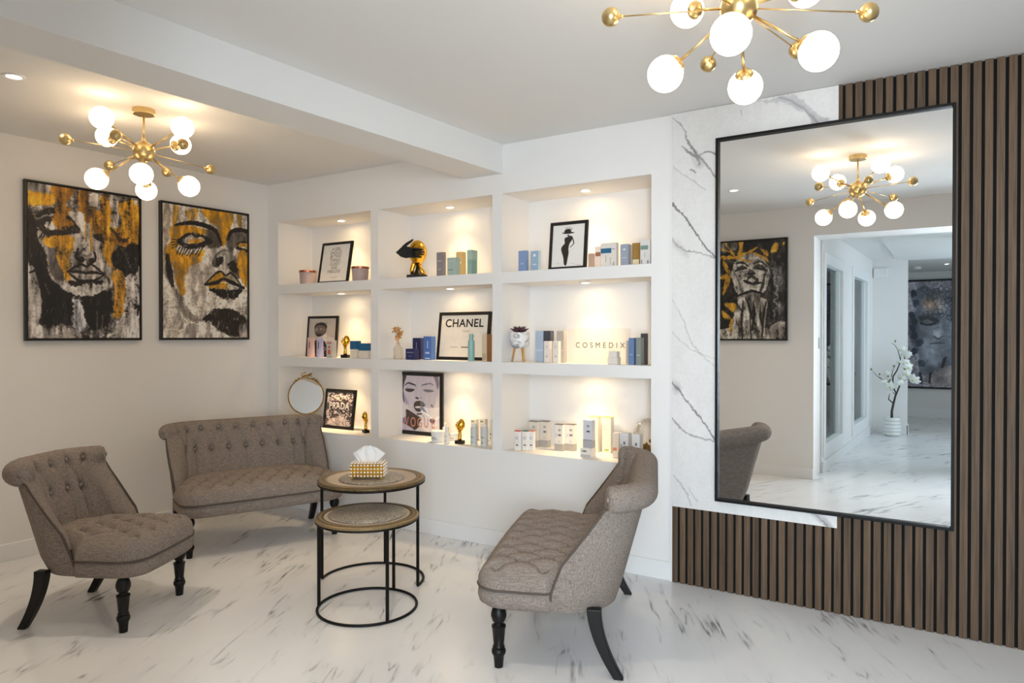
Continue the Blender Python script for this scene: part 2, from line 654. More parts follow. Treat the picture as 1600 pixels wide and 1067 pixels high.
# hall behind the camera, seen in the big mirror
HX, HY = 3.365, -3.239
ha = math.atan2(0.138, 3.582)        # the hall wall is a little out of square
hroot_rz = ha


def hall_pts(s, t):
    """s along the hall wall away from the lounge, t into the wall"""
    d = (math.sin(ha), -math.cos(ha)); n = (-math.cos(ha), -math.sin(ha))
    return (HX + d[0] * s + n[0] * t, HY + d[1] * s + n[1] * t)


def hall_box(mb, s0, s1, t0, t1, z0, z1):
    return mb.prism([hall_pts(s0, t0), hall_pts(s0, t1), hall_pts(s1, t1), hall_pts(s1, t0)], z0, z1)


HZ = 2.255
mb = MB()
W1, W2 = (0.36, 1.47), (1.97, 3.2)
for s0, s1 in ((0.32, W1[0]), (W1[1], W2[0]), (W2[1], 3.6)):
    hall_box(mb, s0, s1, 0, 0.12, 0, HZ + 0.03)
for s0, s1 in (W1, W2):
    hall_box(mb, s0, s1, 0, 0.12, 0, 0.13)
    hall_box(mb, s0, s1, 0, 0.12, 2.05, HZ + 0.03)
struct('wall_hall_side', mb, M['wall'])
for k, (s0, s1) in enumerate((W1, W2)):
    f = MB()
    fw_ = 0.10
    hall_box(f, s0, s0 + fw_, -0.012, 0.09, 0.13, 2.05)
    hall_box(f, s1 - 0.13, s1, -0.012, 0.09, 0.13, 2.05)
    hall_box(f, s0 + fw_, s1 - 0.13, -0.012, 0.09, 0.13, 0.25)
    hall_box(f, s0 + fw_, s1 - 0.13, -0.012, 0.09, 1.94, 2.05)
    hall_box(f, s0 + fw_, s0 + fw_ + 0.03, 0.02, 0.09, 0.25, 1.94)
    hall_box(f, s1 - 0.16, s1 - 0.13, 0.02, 0.09, 0.25, 1.94)
    fo = struct('window_%d' % (k + 1), f, M['trim'], bevel=0.004)
    g = hall_box(MB(), s0 + fw_, s1 - 0.13, 0.05, 0.056, 0.25, 1.94)
    g.build('window_pane', M['doorglass'], fo)
bbm = hall_box(MB(), 0.32, W2[1] + 0.4, -0.014, 0, 0, 0.1)
struct('baseboard_hall', bbm, M['trim'], bevel=0.003)
struct('wall_hall_end', MB().box(1.9, 3.9, -7.02, -6.82, 0, 2.4), M['wall'])
struct('baseboard_hall_end', MB().box(3.5, 3.914, -6.82, -6.806, 0, 0.12).box(3.9, 3.914, -7.034, -6.806, 0, 0.12), M['trim'], bevel=0.003)
struct('wall_far', MB().box(1.8, 6.1, -9.3, -9.17, 0, 2.4), M['wall'])
struct('baseboard_far', MB().box(1.9, 6.0, -9.17, -9.156, 0, 0.14), M['trim'])
struct('wall_side_room', MB().box(2.05, 2.2, -9.2, -3.56, 0, 2.4), mat('pale_green_paint', (206, 224, 222), 0.8))
mb = MB().box(5.6, 5.75, -4.75, -3.56, 0, 2.4).box(5.6, 5.75, -9.2, -6.65, 0, 2.4).box(5.6, 5.75, -6.65, -4.75, 0, 0.5).box(5.6, 5.75, -6.65, -4.75, 2.2, 2.4)
struct('wall_hall_right', mb, M['wall'])
mb = MB().box(4.55, 4.64, -4.6, -4.45, 0, 2.4).box(5.6, 5.75, -4.6, -4.45, 0, 2.4).box(4.64, 5.6, -4.6, -4.45, 0, .42).box(4.64, 5.6, -4.6, -4.45, 2.18, 2.4)
struct('wall_added', mb, M['wall'])  # unseen wall piece added to hold the made-up window
f = MB().box(4.64, 4.69, -4.58, -4.50, .42, 2.18).box(5.55, 5.6, -4.58, -4.50, .42, 2.18).box(4.69, 5.55, -4.58, -4.50, .42, .47).box(4.69, 5.55, -4.58, -4.50, 2.13, 2.18)
struct('window_3', f, M['trim'])  # frame of the made-up window behind the added light
struct('ceiling_hall', MB().box(1.9, 5.75, -9.3, -3.56, HZ, 2.42).box(3.80, 5.6, -6.6, -3.56, HZ - 0.045, HZ), M['ceiling'])

def seg_dist(px, pz, a, b):
    ax, az = a; bx_, bz = b
    dx, dz = bx_ - ax, bz - az
    L2 = dx * dx + dz * dz
    t_ = np.clip(((px - ax) * dx + (pz - az) * dz) / L2, 0, 1)
    return np.hypot(px - ax - t_ * dx, pz - az - t_ * dz)


# ------------------------------------------------------------------ a small painter for the pictures
rng = np.random.default_rng(7)


def lattice(w_, h_, cx, cy, seed):
    g = np.random.default_rng(seed).random((cy + 2, cx + 2))
    yy = np.linspace(0, cy, h_, endpoint=False); xx = np.linspace(0, cx, w_, endpoint=False)
    yi = yy.astype(int); xi = xx.astype(int)
    fy = (yy - yi)[:, None]; fx = (xx - xi)[None]
    fy = fy * fy * (3 - 2 * fy); fx = fx * fx * (3 - 2 * fx)
    a = g[yi][:, xi]; b = g[yi][:, xi + 1]; c = g[yi + 1][:, xi]; d = g[yi + 1][:, xi + 1]
    return (a * (1 - fx) + b * fx) * (1 - fy) + (c * (1 - fx) + d * fx) * fy


def fbm(w_, h_, cx, cy, seed, o=3):
    s = 0; t_ = 0
    for k in range(o):
        s = s + lattice(w_, h_, cx * 2 ** k, cy * 2 ** k, seed + k) / 2 ** k; t_ += 1 / 2 ** k
    return s / t_


def homog(q):
    A = []
    for (x, y), (u, v) in zip(q, ((0, 0), (1, 0), (1, 1), (0, 1))):
        A += [[x, y, 1, 0, 0, 0, -u * x, -u * y], [0, 0, 0, x, y, 1, -v * x, -v * y]]
    b = [0, 0, 1, 0, 1, 1, 0, 1]
    return np.append(np.linalg.solve(np.array(A, float), np.array(b, float)), 1).reshape(3, 3)


class Art:
    def __init__(s, quad, W, H, base, seed=1, streak=(30, 8)):
        s.W, s.H = W, H
        s.h = homog(quad)
        s.Y, s.X = np.mgrid[0:H, 0:W].astype(float)
        s.seed = seed
        s.n1 = fbm(W, H, 7, 9, seed) - .5
        s.n2 = fbm(W, H, 7, 9, seed + 50) - .5
        s.n3 = fbm(W, H, 22, 26, seed + 90) - .5
        s.n4 = fbm(W, H, 22, 26, seed + 120) - .5
        s.n5 = fbm(W, H, W // 4, H // 4, seed + 150, 2) - .5
        s.n6 = fbm(W, H, W // 4, H // 4, seed + 170, 2) - .5
        s.st = fbm(W, H, streak[0], streak[1], seed + 200, 3) - .5
        s.hs = fbm(W, H, 10, 34, seed + 300, 3) - .5
        s.a = np.ones((H, W, 3)) * np.array(base, float)

    def pts(s, p):
        p = np.array(p, float)
        q = np.c_[p, np.ones(len(p))] @ s.h.T
        return q[:, :2] / q[:, 2:] * [s.W, s.H]

    @staticmethod
    def smooth(P, closed, k=4):
        n = len(P)
        out = []
        for i in range(n if closed else n - 1):
            if closed: a, b, c, d = P[i - 1], P[i], P[(i + 1) % n], P[(i + 2) % n]
            else: a, b, c, d = P[max(i - 1, 0)], P[i], P[i + 1], P[min(i + 2, n - 1)]
            for t in np.arange(k) / k:
                out.append(.5 * (2 * b + (c - a) * t + (2 * a - 5 * b + 4 * c - d) * t * t + (3 * b - a - 3 * c + d) * t ** 3))
        if not closed: out.append(P[-1])
        return np.array(out)

    def _region(s, P, m):
        x0, y0 = np.floor(P.min(0) - m).astype(int); x1, y1 = np.ceil(P.max(0) + m).astype(int)
        return slice(max(y0, 0), min(max(y1, 1), s.H)), slice(max(x0, 0), min(max(x1, 1), s.W))

    def _blend(s, sl, al, col, tex, hs):
        t_ = (s.st[sl] * tex + s.hs[sl] * hs)[..., None]
        c = np.array(col, float) * (1 + t_ * 2)
        s.a[sl] = s.a[sl] * (1 - al[..., None]) + c * al[..., None]

    def poly(s, p, col, a=1.0, soft=1.5, jit=5.0, tex=.25, hs=.1, smooth=True, rag=0.0):
        P = s.pts(p)
        if smooth: P = s.smooth(P, True)
        sl = s._region(P, soft * 2 + jit + 2)
        X = s.X[sl] + s.n1[sl] * jit * 1.6 + s.n3[sl] * jit * 1.3 + s.n5[sl] * jit
        Y = s.Y[sl] + s.n2[sl] * jit * 1.6 + s.n4[sl] * jit * 1.3 + s.n6[sl] * jit * 1.4
        if X.size == 0: return s
        ins = np.zeros(X.shape, bool); d = np.full(X.shape, 1e9)
        n = len(P)
        for i in range(n):
            (ax, ay), (bx_, by_) = P[i], P[(i + 1) % n]
            d = np.minimum(d, seg_dist(X, Y, (ax, ay), (bx_ + 1e-6, by_)))
            if ay != by_:
                ins ^= ((ay > Y) != (by_ > Y)) & (X < (bx_ - ax) * (Y - ay) / (by_ - ay) + ax)
        sd = np.where(ins, d, -d)
        al = np.clip(sd / soft * .5 + .5, 0, 1) * a
        if rag == 0 and tex >= .2: rag = .35
        if rag: al = al * np.clip((s.st[sl] * 1.4 + s.n5[sl] * 1.2 + s.n3[sl] + .5) * 1.8 + (1 - rag) * 1.1 - .3 * rag, 0, 1)
        s._blend(sl, al, col, tex, hs)
        return s

    def stroke(s, p, wd, col, a=1.0, soft=1.2, jit=3.0, tex=.15, hs=.05):
        P = s.pts(p)
        if len(P) > 2: P = s.smooth(P, False)
        k = s.W / 270
        n = len(P)
        ws = np.interp(np.linspace(0, 1, n), np.linspace(0, 1, len(wd)), wd) * k if isinstance(wd, (list, tuple)) else np.full(n, wd * k)
        sl = s._region(P, ws.max() + soft * 2 + jit)
        X = s.X[sl] + (s.n3[sl] + s.n5[sl] * .8) * jit; Y = s.Y[sl] + (s.n4[sl] + s.n6[sl] * .8) * jit
        if X.size == 0: return s
        al = np.zeros(X.shape)
        for i in range(n - 1):
            d = seg_dist(X, Y, P[i], P[i + 1] + 1e-6)
            al = np.maximum(al, np.clip(((ws[i] + ws[i + 1]) / 2 - d) / soft * .5 + .5, 0, 1))
        s._blend(sl, al * a, col, tex, hs)
        return s

    def scratch(s, box, n, cols, ln=(4, 18), wd=(.4, 1.2), ang=(1.2, 1.9), a=.7):
        g = np.random.default_rng(s.seed + n)
        inv = np.linalg.inv(s.h)
        for k in range(n):
            x = g.uniform(box[0], box[2]); y = g.uniform(box[1], box[3])
            L_ = g.uniform(*ln); t_ = g.uniform(*ang)
            p = [(x, y), (x + L_ * .5 * math.cos(t_) + g.normal() * 2, y + L_ * .5 * math.sin(t_)), (x + L_ * math.cos(t_), y + L_ * math.sin(t_))]
            s.stroke(p, [g.uniform(*wd), g.uniform(*wd) * .3], cols[k % len(cols)], a * g.uniform(.4, 1), .9, 3)
        return s

    def contrast(s, k, c):
        wt = 1 - np.clip((s.a.max(2) - s.a.min(2)) / 70, 0, 1)[..., None]
        s.a = np.clip(s.a * (1 - wt) + ((s.a - c) * k + c * 1.12) * wt, 4, 240)
        return s

    def mott(s, amt, vert=True):
        t_ = (s.st if vert else s.hs) * amt + s.n3 * amt * .6 + s.n5 * amt * .7
        s.a = np.clip(s.a * (1 + t_[..., None] * 2), 0, 255)
        return s


DK, MD, LG, GO, GB = (30, 27, 27), (92, 88, 86), (158, 152, 148), (204, 148, 38), (134, 92, 26)


def face_one():
    A = Art([(60, 65), (728, 165), (728, 1022), (60, 1025)], 270, 378, (84, 80, 78), 11).mott(.7)
    A.poly([(640, 640), (728, 560), (740, 1030), (560, 1020), (610, 900)], (165, 160, 158), tex=.2)
    A.poly([(55, 560), (140, 640), (165, 730), (130, 860), (60, 1000)], (140, 136, 134), tex=.3)
    A.poly([(60, 230), (110, 300), (140, 420), (170, 560), (230, 680), (280, 900), (130, 960), (140, 800), (100, 600), (60, 540)], DK, tex=.3, rag=.2)
    A.poly([(540, 500), (720, 430), (725, 580), (680, 630), (600, 640), (550, 570)], DK, tex=.4, jit=9)
    A.poly([(330, 250), (430, 260), (480, 400), (540, 520), (565, 640), (520, 740), (400, 768), (300, 745), (220, 690), (180, 640), (165, 500), (120, 380), (150, 270)], (138, 133, 130), tex=.3)
    A.poly([(60, 70), (180, 80), (210, 130), (130, 140), (60, 125)], (110, 106, 104), tex=.5)
    A.poly([(180, 440), (240, 470), (240, 560), (290, 660), (230, 670), (180, 600)], (70, 66, 66), .8)
    A.poly([(120, 300), (200, 270), (330, 320), (370, 370), (290, 395), (190, 395), (130, 350)], DK, .9)
    A.poly([(160, 315), (225, 300), (238, 340), (195, 352)], (180, 176, 174))
    A.stroke([(115, 275), (190, 240), (270, 255), (345, 330)], [3, 7, 6, 3], DK)
    for k in range(9): A.stroke([(150 + k * 16, 370), (128 + k * 16, 408 + (k % 3) * 6)], [2, .5], DK)
    A.poly([(60, 122), (130, 132), (215, 145), (225, 205), (140, 208), (60, 205)], GO, tex=.2)
    A.poly([(200, 100), (325, 105), (330, 165), (295, 200), (320, 240), (295, 290), (325, 330), (300, 350), (230, 335), (218, 265), (245, 205), (215, 150)], (158, 108, 30), jit=10, tex=.5)
    A.poly([(360, 140), (405, 125), (430, 210), (480, 240), (520, 150), (550, 160), (560, 280), (620, 340), (690, 330), (718, 400), (680, 440), (600, 460), (540, 425), (490, 410), (460, 370), (440, 320), (385, 290)], GB, jit=10, tex=.6)
    A.poly([(490, 170), (545, 165), (565, 280), (600, 330), (640, 400), (560, 400), (500, 350), (470, 320), (510, 270)], (190, 136, 34), .8, jit=10, tex=.5)
    A.poly([(600, 200), (725, 190), (722, 420), (690, 430), (600, 380), (630, 300)], GO, jit=8, tex=.4)
    A.poly([(552, 150), (600, 155), (600, 300), (565, 290)], LG, tex=.5)
    A.poly([(425, 140), (480, 135), (470, 210), (430, 205)], LG, .8, tex=.6)
    A.poly([(690, 170), (728, 175), (726, 205), (695, 200)], (175, 170, 165), .9)
    A.poly([(450, 390), (500, 385), (510, 420), (470, 425)], DK)
    A.poly([(560, 315), (600, 310), (600, 345), (560, 345)], (170, 166, 164), .9)
    A.stroke([(560, 350), (620, 420), (660, 410)], [3, 6, 3], DK, .8, jit=8)
    A.poly([(160, 400), (320, 398), (322, 480), (303, 560), (304, 690), (272, 640), (242, 560), (228, 470), (180, 462)], GO, tex=.35)
    A.poly([(515, 420), (575, 440), (555, 540), (580, 600), (530, 560), (508, 500)], GO, tex=.35)
    A.poly([(560, 620), (632, 620), (640, 760), (612, 900), (572, 880), (575, 740)], (190, 138, 44), tex=.35)
    A.poly([(355, 255), (392, 255), (415, 380), (430, 480), (390, 500), (385, 400)], (176, 171, 168), tex=.2)
    A.stroke([(440, 290), (440, 480)], 2.5, GO); A.stroke([(405, 330), (408, 420)], 1.5, GO)
    A.stroke([(360, 470), (345, 520), (375, 550), (392, 545)], [2, 3, 4, 2], DK)
    A.stroke([(455, 490), (465, 530), (440, 555), (425, 545)], [2, 3, 4, 2], DK)
    A.poly([(360, 520), (385, 522), (398, 540), (375, 545)], DK); A.poly([(425, 530), (448, 530), (445, 545), (425, 548)], DK)
    A.stroke([(375, 500), (405, 520), (440, 505)], [1.5, 2, 1.5], MD)
    A.poly([(298, 615), (370, 572), (408, 585), (440, 570), (514, 630), (400, 622)], (128, 122, 120), tex=.5)
    A.poly([(310, 622), (400, 625), (512, 634), (455, 665), (360, 665)], (150, 145, 140), tex=.4)
    A.stroke([(296, 616), (370, 570), (408, 583), (440, 568), (516, 630)], [2, 3, 2.5, 3, 2], DK)
    A.stroke([(298, 617), (350, 612), (405, 622), (450, 618), (514, 631)], [2, 4, 3, 4, 2], DK)
    A.stroke([(310, 628), (365, 668), (450, 668), (512, 636)], [2, 3, 3, 2], DK)
    A.poly([(310, 672), (505, 670), (480, 702), (320, 700)], DK, tex=.3)
    A.poly([(255, 700), (330, 705), (420, 690), (520, 695), (560, 660), (545, 720), (500, 752), (390, 768), (300, 748)], (166, 162, 158), tex=.3)
    A.poly([(235, 738), (390, 772), (548, 742), (560, 900), (480, 970), (250, 930)], DK, tex=.4)
    A.poly([(318, 800), (365, 795), (405, 900), (420, 965), (330, 980)], (138, 138, 142), tex=.5, jit=9)
    A.poly([(60, 930), (200, 960), (340, 985), (330, 1025), (60, 1025)], (138, 133, 130), .85, jit=9, tex=.5)
    A.poly([(555, 985), (640, 960), (728, 985), (728, 1025), (540, 1010)], (170, 166, 162), .9, tex=.4)
    A.stroke([(470, 860), (470, 1000)], 1.5, MD); A.stroke([(505, 880), (500, 980)], 2, MD)
    A.scratch((60, 80, 728, 420), 110, [DK, GO, LG, GB], (10, 50), a=.6)
    A.scratch((60, 420, 300, 1000), 90, [DK, LG, MD], (15, 70), a=.6)
    A.scratch((520, 420, 728, 1000), 110, [DK, LG, LG, MD], (12, 60), a=.7)
    A.scratch((240, 740, 560, 1000), 60, [MD, DK, LG], (15, 60), a=.5)
    A.scratch((540, 500, 720, 640), 40, [LG, MD], (10, 40), (.4, 1), (-.3, .3), .6)
    A.scratch((300, 260, 520, 740), 50, [MD, (180, 176, 172)], (8, 30), a=.4)
    A.stroke([(85, 470), (110, 590), (70, 620)], [2, 3, 2], DK); A.stroke([(700, 840), (722, 830), (715, 880)], [2, 4, 2], DK)
    return A.mott(.22).contrast(1.45, 92).a


def face_two():
    LW = (186, 178, 168)
    A = Art([(65, 65), (652, 150), (650, 1020), (65, 1020)], 270, 378, LW, 23, (24, 10)).mott(.25)
    Y = (196, 140, 28)
    A.poly([(65, 100), (120, 100), (110, 300), (80, 420), (65, 400)], (120, 112, 104), .8, tex=.6)
    A.poly([(140, 80), (170, 90), (160, 200), (130, 220)], Y, .8, tex=.5)
    A.poly([(225, 110), (300, 100), (290, 170), (240, 190)], (176, 130, 40), .8, tex=.7, jit=9)
    A.poly([(330, 110), (540, 130), (520, 280), (490, 360), (460, 300), (430, 230), (380, 190)], Y, tex=.3, jit=7)
    A.poly([(580, 150), (612, 155), (612, 230), (588, 220)], Y, .8, tex=.6)
    A.poly([(120, 230), (230, 220), (370, 260), (300, 300), (200, 300), (180, 370), (150, 400), (240, 420), (360, 400), (330, 470), (250, 530), (230, 620), (200, 720), (160, 660), (130, 500), (80, 480), (75, 400), (120, 340)], Y, tex=.3, jit=6)
    A.poly([(370, 240), (440, 260), (470, 340), (440, 380), (370, 370)], (56, 50, 46), .9, soft=5)
    A.stroke([(150, 222), (230, 205), (330, 215), (430, 260), (470, 360)], [2, 6, 7, 6, 3], DK)
    A.poly([(165, 330), (220, 285), (320, 280), (400, 320), (400, 350), (330, 380), (250, 388), (190, 370)], DK, jit=4)
    A.poly([(195, 335), (240, 300), (320, 300), (360, 325), (300, 350), (230, 350)], (150, 144, 138), tex=.5)
    A.poly([(240, 330), (310, 312), (345, 325), (320, 345), (260, 352)], (190, 138, 40))
    for k in range(9): A.stroke([(180 + k * 20, 378 + (k % 2) * 4), (160 + k * 18, 425 + (k % 3) * 8)], [2.5, .6], DK)
    for k in range(4): A.stroke([(165, 330 + k * 14), (125, 320 + k * 22)], [2, .6], DK)
    A.poly([(440, 380), (500, 380), (470, 440), (410, 470), (390, 430)], (150, 144, 138), .8, soft=4)
    A.poly([(540, 250), (652, 255), (652, 340), (590, 350), (560, 420), (600, 500), (590, 600), (540, 540), (520, 440), (505, 330)], (70, 64, 60), .9, soft=4, tex=.4)
    A.stroke([(515, 320), (540, 265), (600, 250), (652, 262)], [4, 6, 6, 5], DK)
    A.poly([(570, 360), (610, 340), (652, 345), (652, 375), (600, 378)], (184, 134, 44)); A.stroke([(575, 358), (610, 338), (652, 340)], 2.5, DK)
    A.stroke([(580, 378), (620, 395), (652, 400)], 5, DK)
    A.poly([(590, 420), (652, 425), (652, 640), (615, 620), (590, 560)], Y, tex=.3)
    A.poly([(470, 400), (540, 400), (560, 480), (500, 540), (470, 500)], (136, 130, 124), .9, soft=4)
    A.poly([(415, 470), (470, 440), (480, 470), (450, 520), (415, 515)], DK); A.poly([(510, 490), (570, 480), (590, 560), (530, 540)], DK)
    A.stroke([(420, 500), (430, 440), (480, 400), (540, 405)], [4, 4, 2, 3], MD)
    A.stroke([(490, 440), (495, 540), (520, 560)], [3, 4, 3], (196, 188, 180))
    A.poly([(230, 540), (330, 500), (420, 520), (380, 620), (350, 780), (300, 760), (210, 690)], (178, 168, 158), .9, tex=.35, jit=8)
    A.poly([(360, 640), (450, 548), (500, 575), (540, 560), (600, 640), (500, 620)], Y, jit=3)
    A.poly([(500, 575), (540, 560), (600, 645), (540, 640), (510, 610)], (160, 152, 146), .9)
    A.poly([(375, 650), (480, 630), (520, 640), (510, 672), (420, 672)], Y); A.poly([(515, 640), (600, 655), (570, 672), (512, 670)], (196, 188, 180))
    A.stroke([(355, 640), (430, 630), (480, 605), (540, 625), (625, 665)], [3, 6, 4, 6, 4], DK)
    A.stroke([(358, 636), (450, 548), (500, 578), (540, 560), (605, 640)], [2, 3, 2, 3, 2], DK)
    A.poly([(385, 670), (500, 680), (620, 670), (570, 745), (470, 735), (420, 705)], DK, jit=7, tex=.4)
    A.poly([(70, 520), (120, 480), (130, 640), (190, 720), (240, 830), (330, 890), (260, 900), (190, 840), (120, 660)], (84, 78, 74), .85, soft=4, tex=.5)
    A.stroke([(95, 440), (110, 560), (130, 650)], [6, 9, 4], DK, .9)
    A.poly([(330, 890), (400, 830), (480, 812), (560, 830), (652, 900), (652, 1020), (580, 1020), (480, 990), (400, 930)], (34, 30, 29), tex=.5, jit=6)
    A.poly([(280, 1020), (330, 920), (400, 900), (390, 960), (440, 1020)], (176, 168, 160), .9, tex=.6, jit=9)
    A.poly([(215, 1020), (240, 920), (310, 930), (290, 1020)], (110, 104, 100), .8, tex=.6)
    A.scratch((65, 80, 652, 360), 80, [LW, Y, DK, Y], (8, 40), a=.5)
    A.scratch((65, 380, 260, 1010), 90, [LW, DK, MD, (140, 130, 120)], (12, 60), a=.6)
    A.scratch((240, 420, 640, 900), 70, [LW, (150, 140, 130)], (8, 36), a=.5)
    A.scratch((300, 830, 652, 1015), 60, [MD, DK, LW], (8, 40), a=.5)
    A.poly([(590, 930), (652, 920), (652, 1020), (600, 1020)], (120, 114, 110), .8, tex=.9, jit=10)
    return A.mott(.16).contrast(1.35, 110).a


def face_three():
    LG2 = (150, 144, 136)
    A = Art([(2, 118), (630, 78), (630, 985), (2, 982)], 250, 350, (40, 37, 36), 37, (26, 12)).mott(.8)
    A.poly([(45, 105), (180, 95), (180, 170), (60, 200)], (110, 106, 102), .8, tex=.5)
    A.poly([(500, 300), (560, 280), (610, 420), (600, 560), (520, 560), (600, 700), (560, 790), (490, 740), (560, 640), (520, 480)], (86, 84, 84), .7, tex=.9, jit=10)
    A.stroke([(520, 430), (560, 420), (600, 460), (560, 510), (520, 480)], 3, (120, 118, 116), .8); A.stroke([(520, 560), (560, 600), (520, 640), (580, 680)], 3, (110, 108, 106), .8)
    A.poly([(140, 400), (150, 330), (200, 250), (300, 205), (400, 230), (470, 300), (485, 400), (460, 500), (420, 585), (330, 560), (230, 600), (180, 540)], LG2, tex=.35, hs=.3)
    A.poly([(200, 590), (300, 560), (400, 580), (400, 700), (300, 720), (220, 700)], (104, 98, 92), tex=.5)
    A.poly([(40, 890), (150, 830), (200, 640), (260, 600), (300, 700), (320, 985), (40, 985)], LG2, .95, tex=.5)
    A.poly([(320, 700), (400, 620), (470, 640), (450, 800), (480, 985), (320, 985)], (140, 134, 126), .95, tex=.5)
    A.poly([(470, 900), (520, 850), (630, 830), (630, 985), (470, 985)], (128, 122, 116), .9, tex=.5)
    A.stroke([(200, 290), (250, 300)], 2, DK)
    A.poly([(180, 360), (200, 320), (250, 312), (275, 340), (220, 350)], (60, 56, 54)); A.poly([(350, 320), (400, 305), (455, 350), (400, 345)], (60, 56, 54))
    A.stroke([(178, 365), (225, 352), (278, 340)], 3, DK); A.stroke([(345, 335), (400, 350), (460, 365)], 3, DK)
    A.stroke([(190, 300), (240, 285), (290, 320)], 2.5, DK); A.stroke([(340, 300), (400, 280), (460, 320)], 2.5, DK)
    A.poly([(290, 375), (320, 350), (355, 385), (340, 400), (300, 395)], (90, 84, 80)); A.stroke([(290, 390), (320, 395), (350, 388)], 3.5, DK)
    A.stroke([(310, 290), (325, 350)], 3, (190, 184, 176), .7)
    A.poly([(260, 455), (310, 410), (350, 415), (400, 470), (330, 480)], (52, 48, 46)); A.poly([(285, 448), (320, 428), (360, 450), (320, 465)], (178, 172, 164))
    A.stroke([(258, 455), (300, 478), (360, 478), (402, 470)], 4, DK)
    A.stroke([(170, 380), (210, 470), (220, 540)], 3, (90, 84, 80), .8); A.stroke([(440, 400), (420, 500), (400, 560)], [3, 6, 3], DK, .8)
    A.poly([(260, 520), (320, 495), (360, 520), (350, 540), (270, 545)], (172, 166, 158), .9)
    A.stroke([(200, 590), (280, 560), (340, 548), (430, 580)], [3, 5, 5, 3], DK)
    for p in ([(270, 610), (300, 680), (330, 800)], [(340, 650), (350, 760), (330, 900)], [(400, 620), (400, 760), (420, 860)], [(455, 650), (430, 780), (420, 960)], [(310, 720), (320, 980)], [(250, 640), (235, 800), (240, 980)], [(190, 660), (240, 740)]):
        A.stroke(p, [2, 5, 3], DK, .9)
    for p in ([(405, 625), (385, 760), (390, 900)], [(350, 660), (375, 780)], [(275, 640), (290, 760), (280, 900)]): A.stroke(p, [2, 4, 2], (180, 174, 166), .6)
    A.stroke([(45, 880), (110, 870), (150, 820)], 6, DK)
    G3 = (206, 152, 44)
    for p in ([(200, 95), (248, 92), (240, 180), (235, 250), (205, 230), (210, 160)], [(60, 270), (85, 280), (130, 370), (110, 380), (70, 330)], [(45, 235), (160, 230), (180, 250), (60, 262)], [(45, 415), (125, 385), (135, 430), (90, 570), (62, 580), (85, 460), (45, 440)],
              [(80, 660), (170, 660), (190, 690), (160, 740), (110, 700)], [(60, 720), (140, 790), (110, 805), (60, 770)], [(410, 170), (470, 190), (470, 230), (440, 225)], [(500, 160), (530, 120), (560, 120), (545, 190), (495, 200)], [(120, 880), (150, 880), (135, 935)], [(600, 105), (618, 100), (615, 130), (600, 130)]):
        A.poly(p, G3, jit=4, tex=.2)
    A.stroke([(85, 115), (130, 180), (175, 240)], 3.5, G3); A.stroke([(50, 165), (160, 205)], 3, G3); A.stroke([(180, 250), (260, 210), (330, 200), (440, 250), (470, 280)], [5, 4, 3, 5, 3], G3); A.stroke([(200, 255), (315, 282)], 3, G3); A.stroke([(300, 195), (370, 155)], 4, G3)
    A.stroke([(150, 810), (130, 860)], 5, G3)
    A.scratch((0, 90, 140, 980), 60, [MD, DK, G3], (10, 50), a=.5)
    A.scratch((470, 90, 630, 860), 110, [MD, DK, LG2, DK], (8, 40), (.4, 1.2), (0, 3.1), .6)
    A.scratch((180, 220, 460, 980), 80, [DK, LG2, MD], (10, 50), a=.35)
    return A.mott(.2).contrast(1.4, 95).a


def face_grey():
    A = Art([(39, 104), (731, 98), (731, 1020), (39, 988)], 260, 400, (112, 110, 116), 51, (8, 8)).mott(.25)
    A.poly([(120, 170), (160, 190), (200, 150), (470, 190), (620, 180), (640, 500), (560, 800), (420, 900), (330, 880), (210, 890), (170, 700), (100, 560), (95, 400), (150, 340), (120, 260)], (74, 78, 86), tex=.25, jit=9)
    A.poly([(180, 390), (300, 250), (420, 280), (480, 420), (470, 640), (340, 830), (240, 760), (170, 560)], (98, 102, 110), soft=10, tex=.15)
    A.poly([(180, 395), (300, 400), (360, 440), (300, 470), (200, 460)], (44, 46, 52), soft=5); A.poly([(200, 440), (240, 425), (300, 445), (240, 462)], (84, 86, 92), soft=4)
    A.stroke([(195, 455), (245, 470), (310, 462)], 3, (24, 25, 28))
    A.poly([(340, 470), (370, 440), (385, 560), (350, 590), (300, 555)], (130, 132, 138), soft=6); A.stroke([(305, 565), (345, 592), (388, 568)], [1.5, 2.5, 1.5], (52, 54, 60))
    A.stroke([(270, 632), (330, 624), (400, 630)], [1, 2.6, 1], (48, 50, 56)); A.poly([(290, 640), (350, 652), (395, 640), (350, 665)], (116, 118, 124), soft=4)
    A.poly([(300, 690), (360, 700), (340, 725)], (120, 122, 128), soft=8)
    r2 = np.random.default_rng(5)
    pts = [(x + r2.normal() * 9, y + r2.normal() * 9) for x in range(230, 700, 48) for y in range(180, 420, 46)]
    for (x, y) in pts:
        k = r2.integers(5, 8)
        ring_ = [(x + 24 * math.cos(2 * PI * i / k + r2.random() * .5), y + 24 * math.sin(2 * PI * i / k + r2.random() * .5)) for i in range(k)]
        A.stroke(ring_ + ring_[:1], 1.1, (34, 36, 42), .9)
    for (x, y) in [(130, 200), (150, 280), (110, 390), (130, 440), (120, 500), (140, 560), (140, 690), (200, 800), (180, 620)]:
        A.poly([(x - 25, y - 20), (x + 20, y - 28), (x + 28, y + 18), (x - 10, y + 30)], (46, 50, 58), jit=6)
    A.poly([(320, 870), (480, 820), (731, 800), (731, 1000), (330, 990)], (112, 106, 106), .9, jit=12, tex=.3)
    A.stroke([(410, 750), (380, 830), (400, 760)], 4, (34, 35, 40)); A.stroke([(190, 880), (200, 960)], 5, (40, 40, 44)); A.stroke([(280, 880), (270, 960)], 4, (40, 40, 44))
    A.a = np.clip((A.a - 30) * 1.75 + 34, 0, 240)
    return A.mott(.15).a


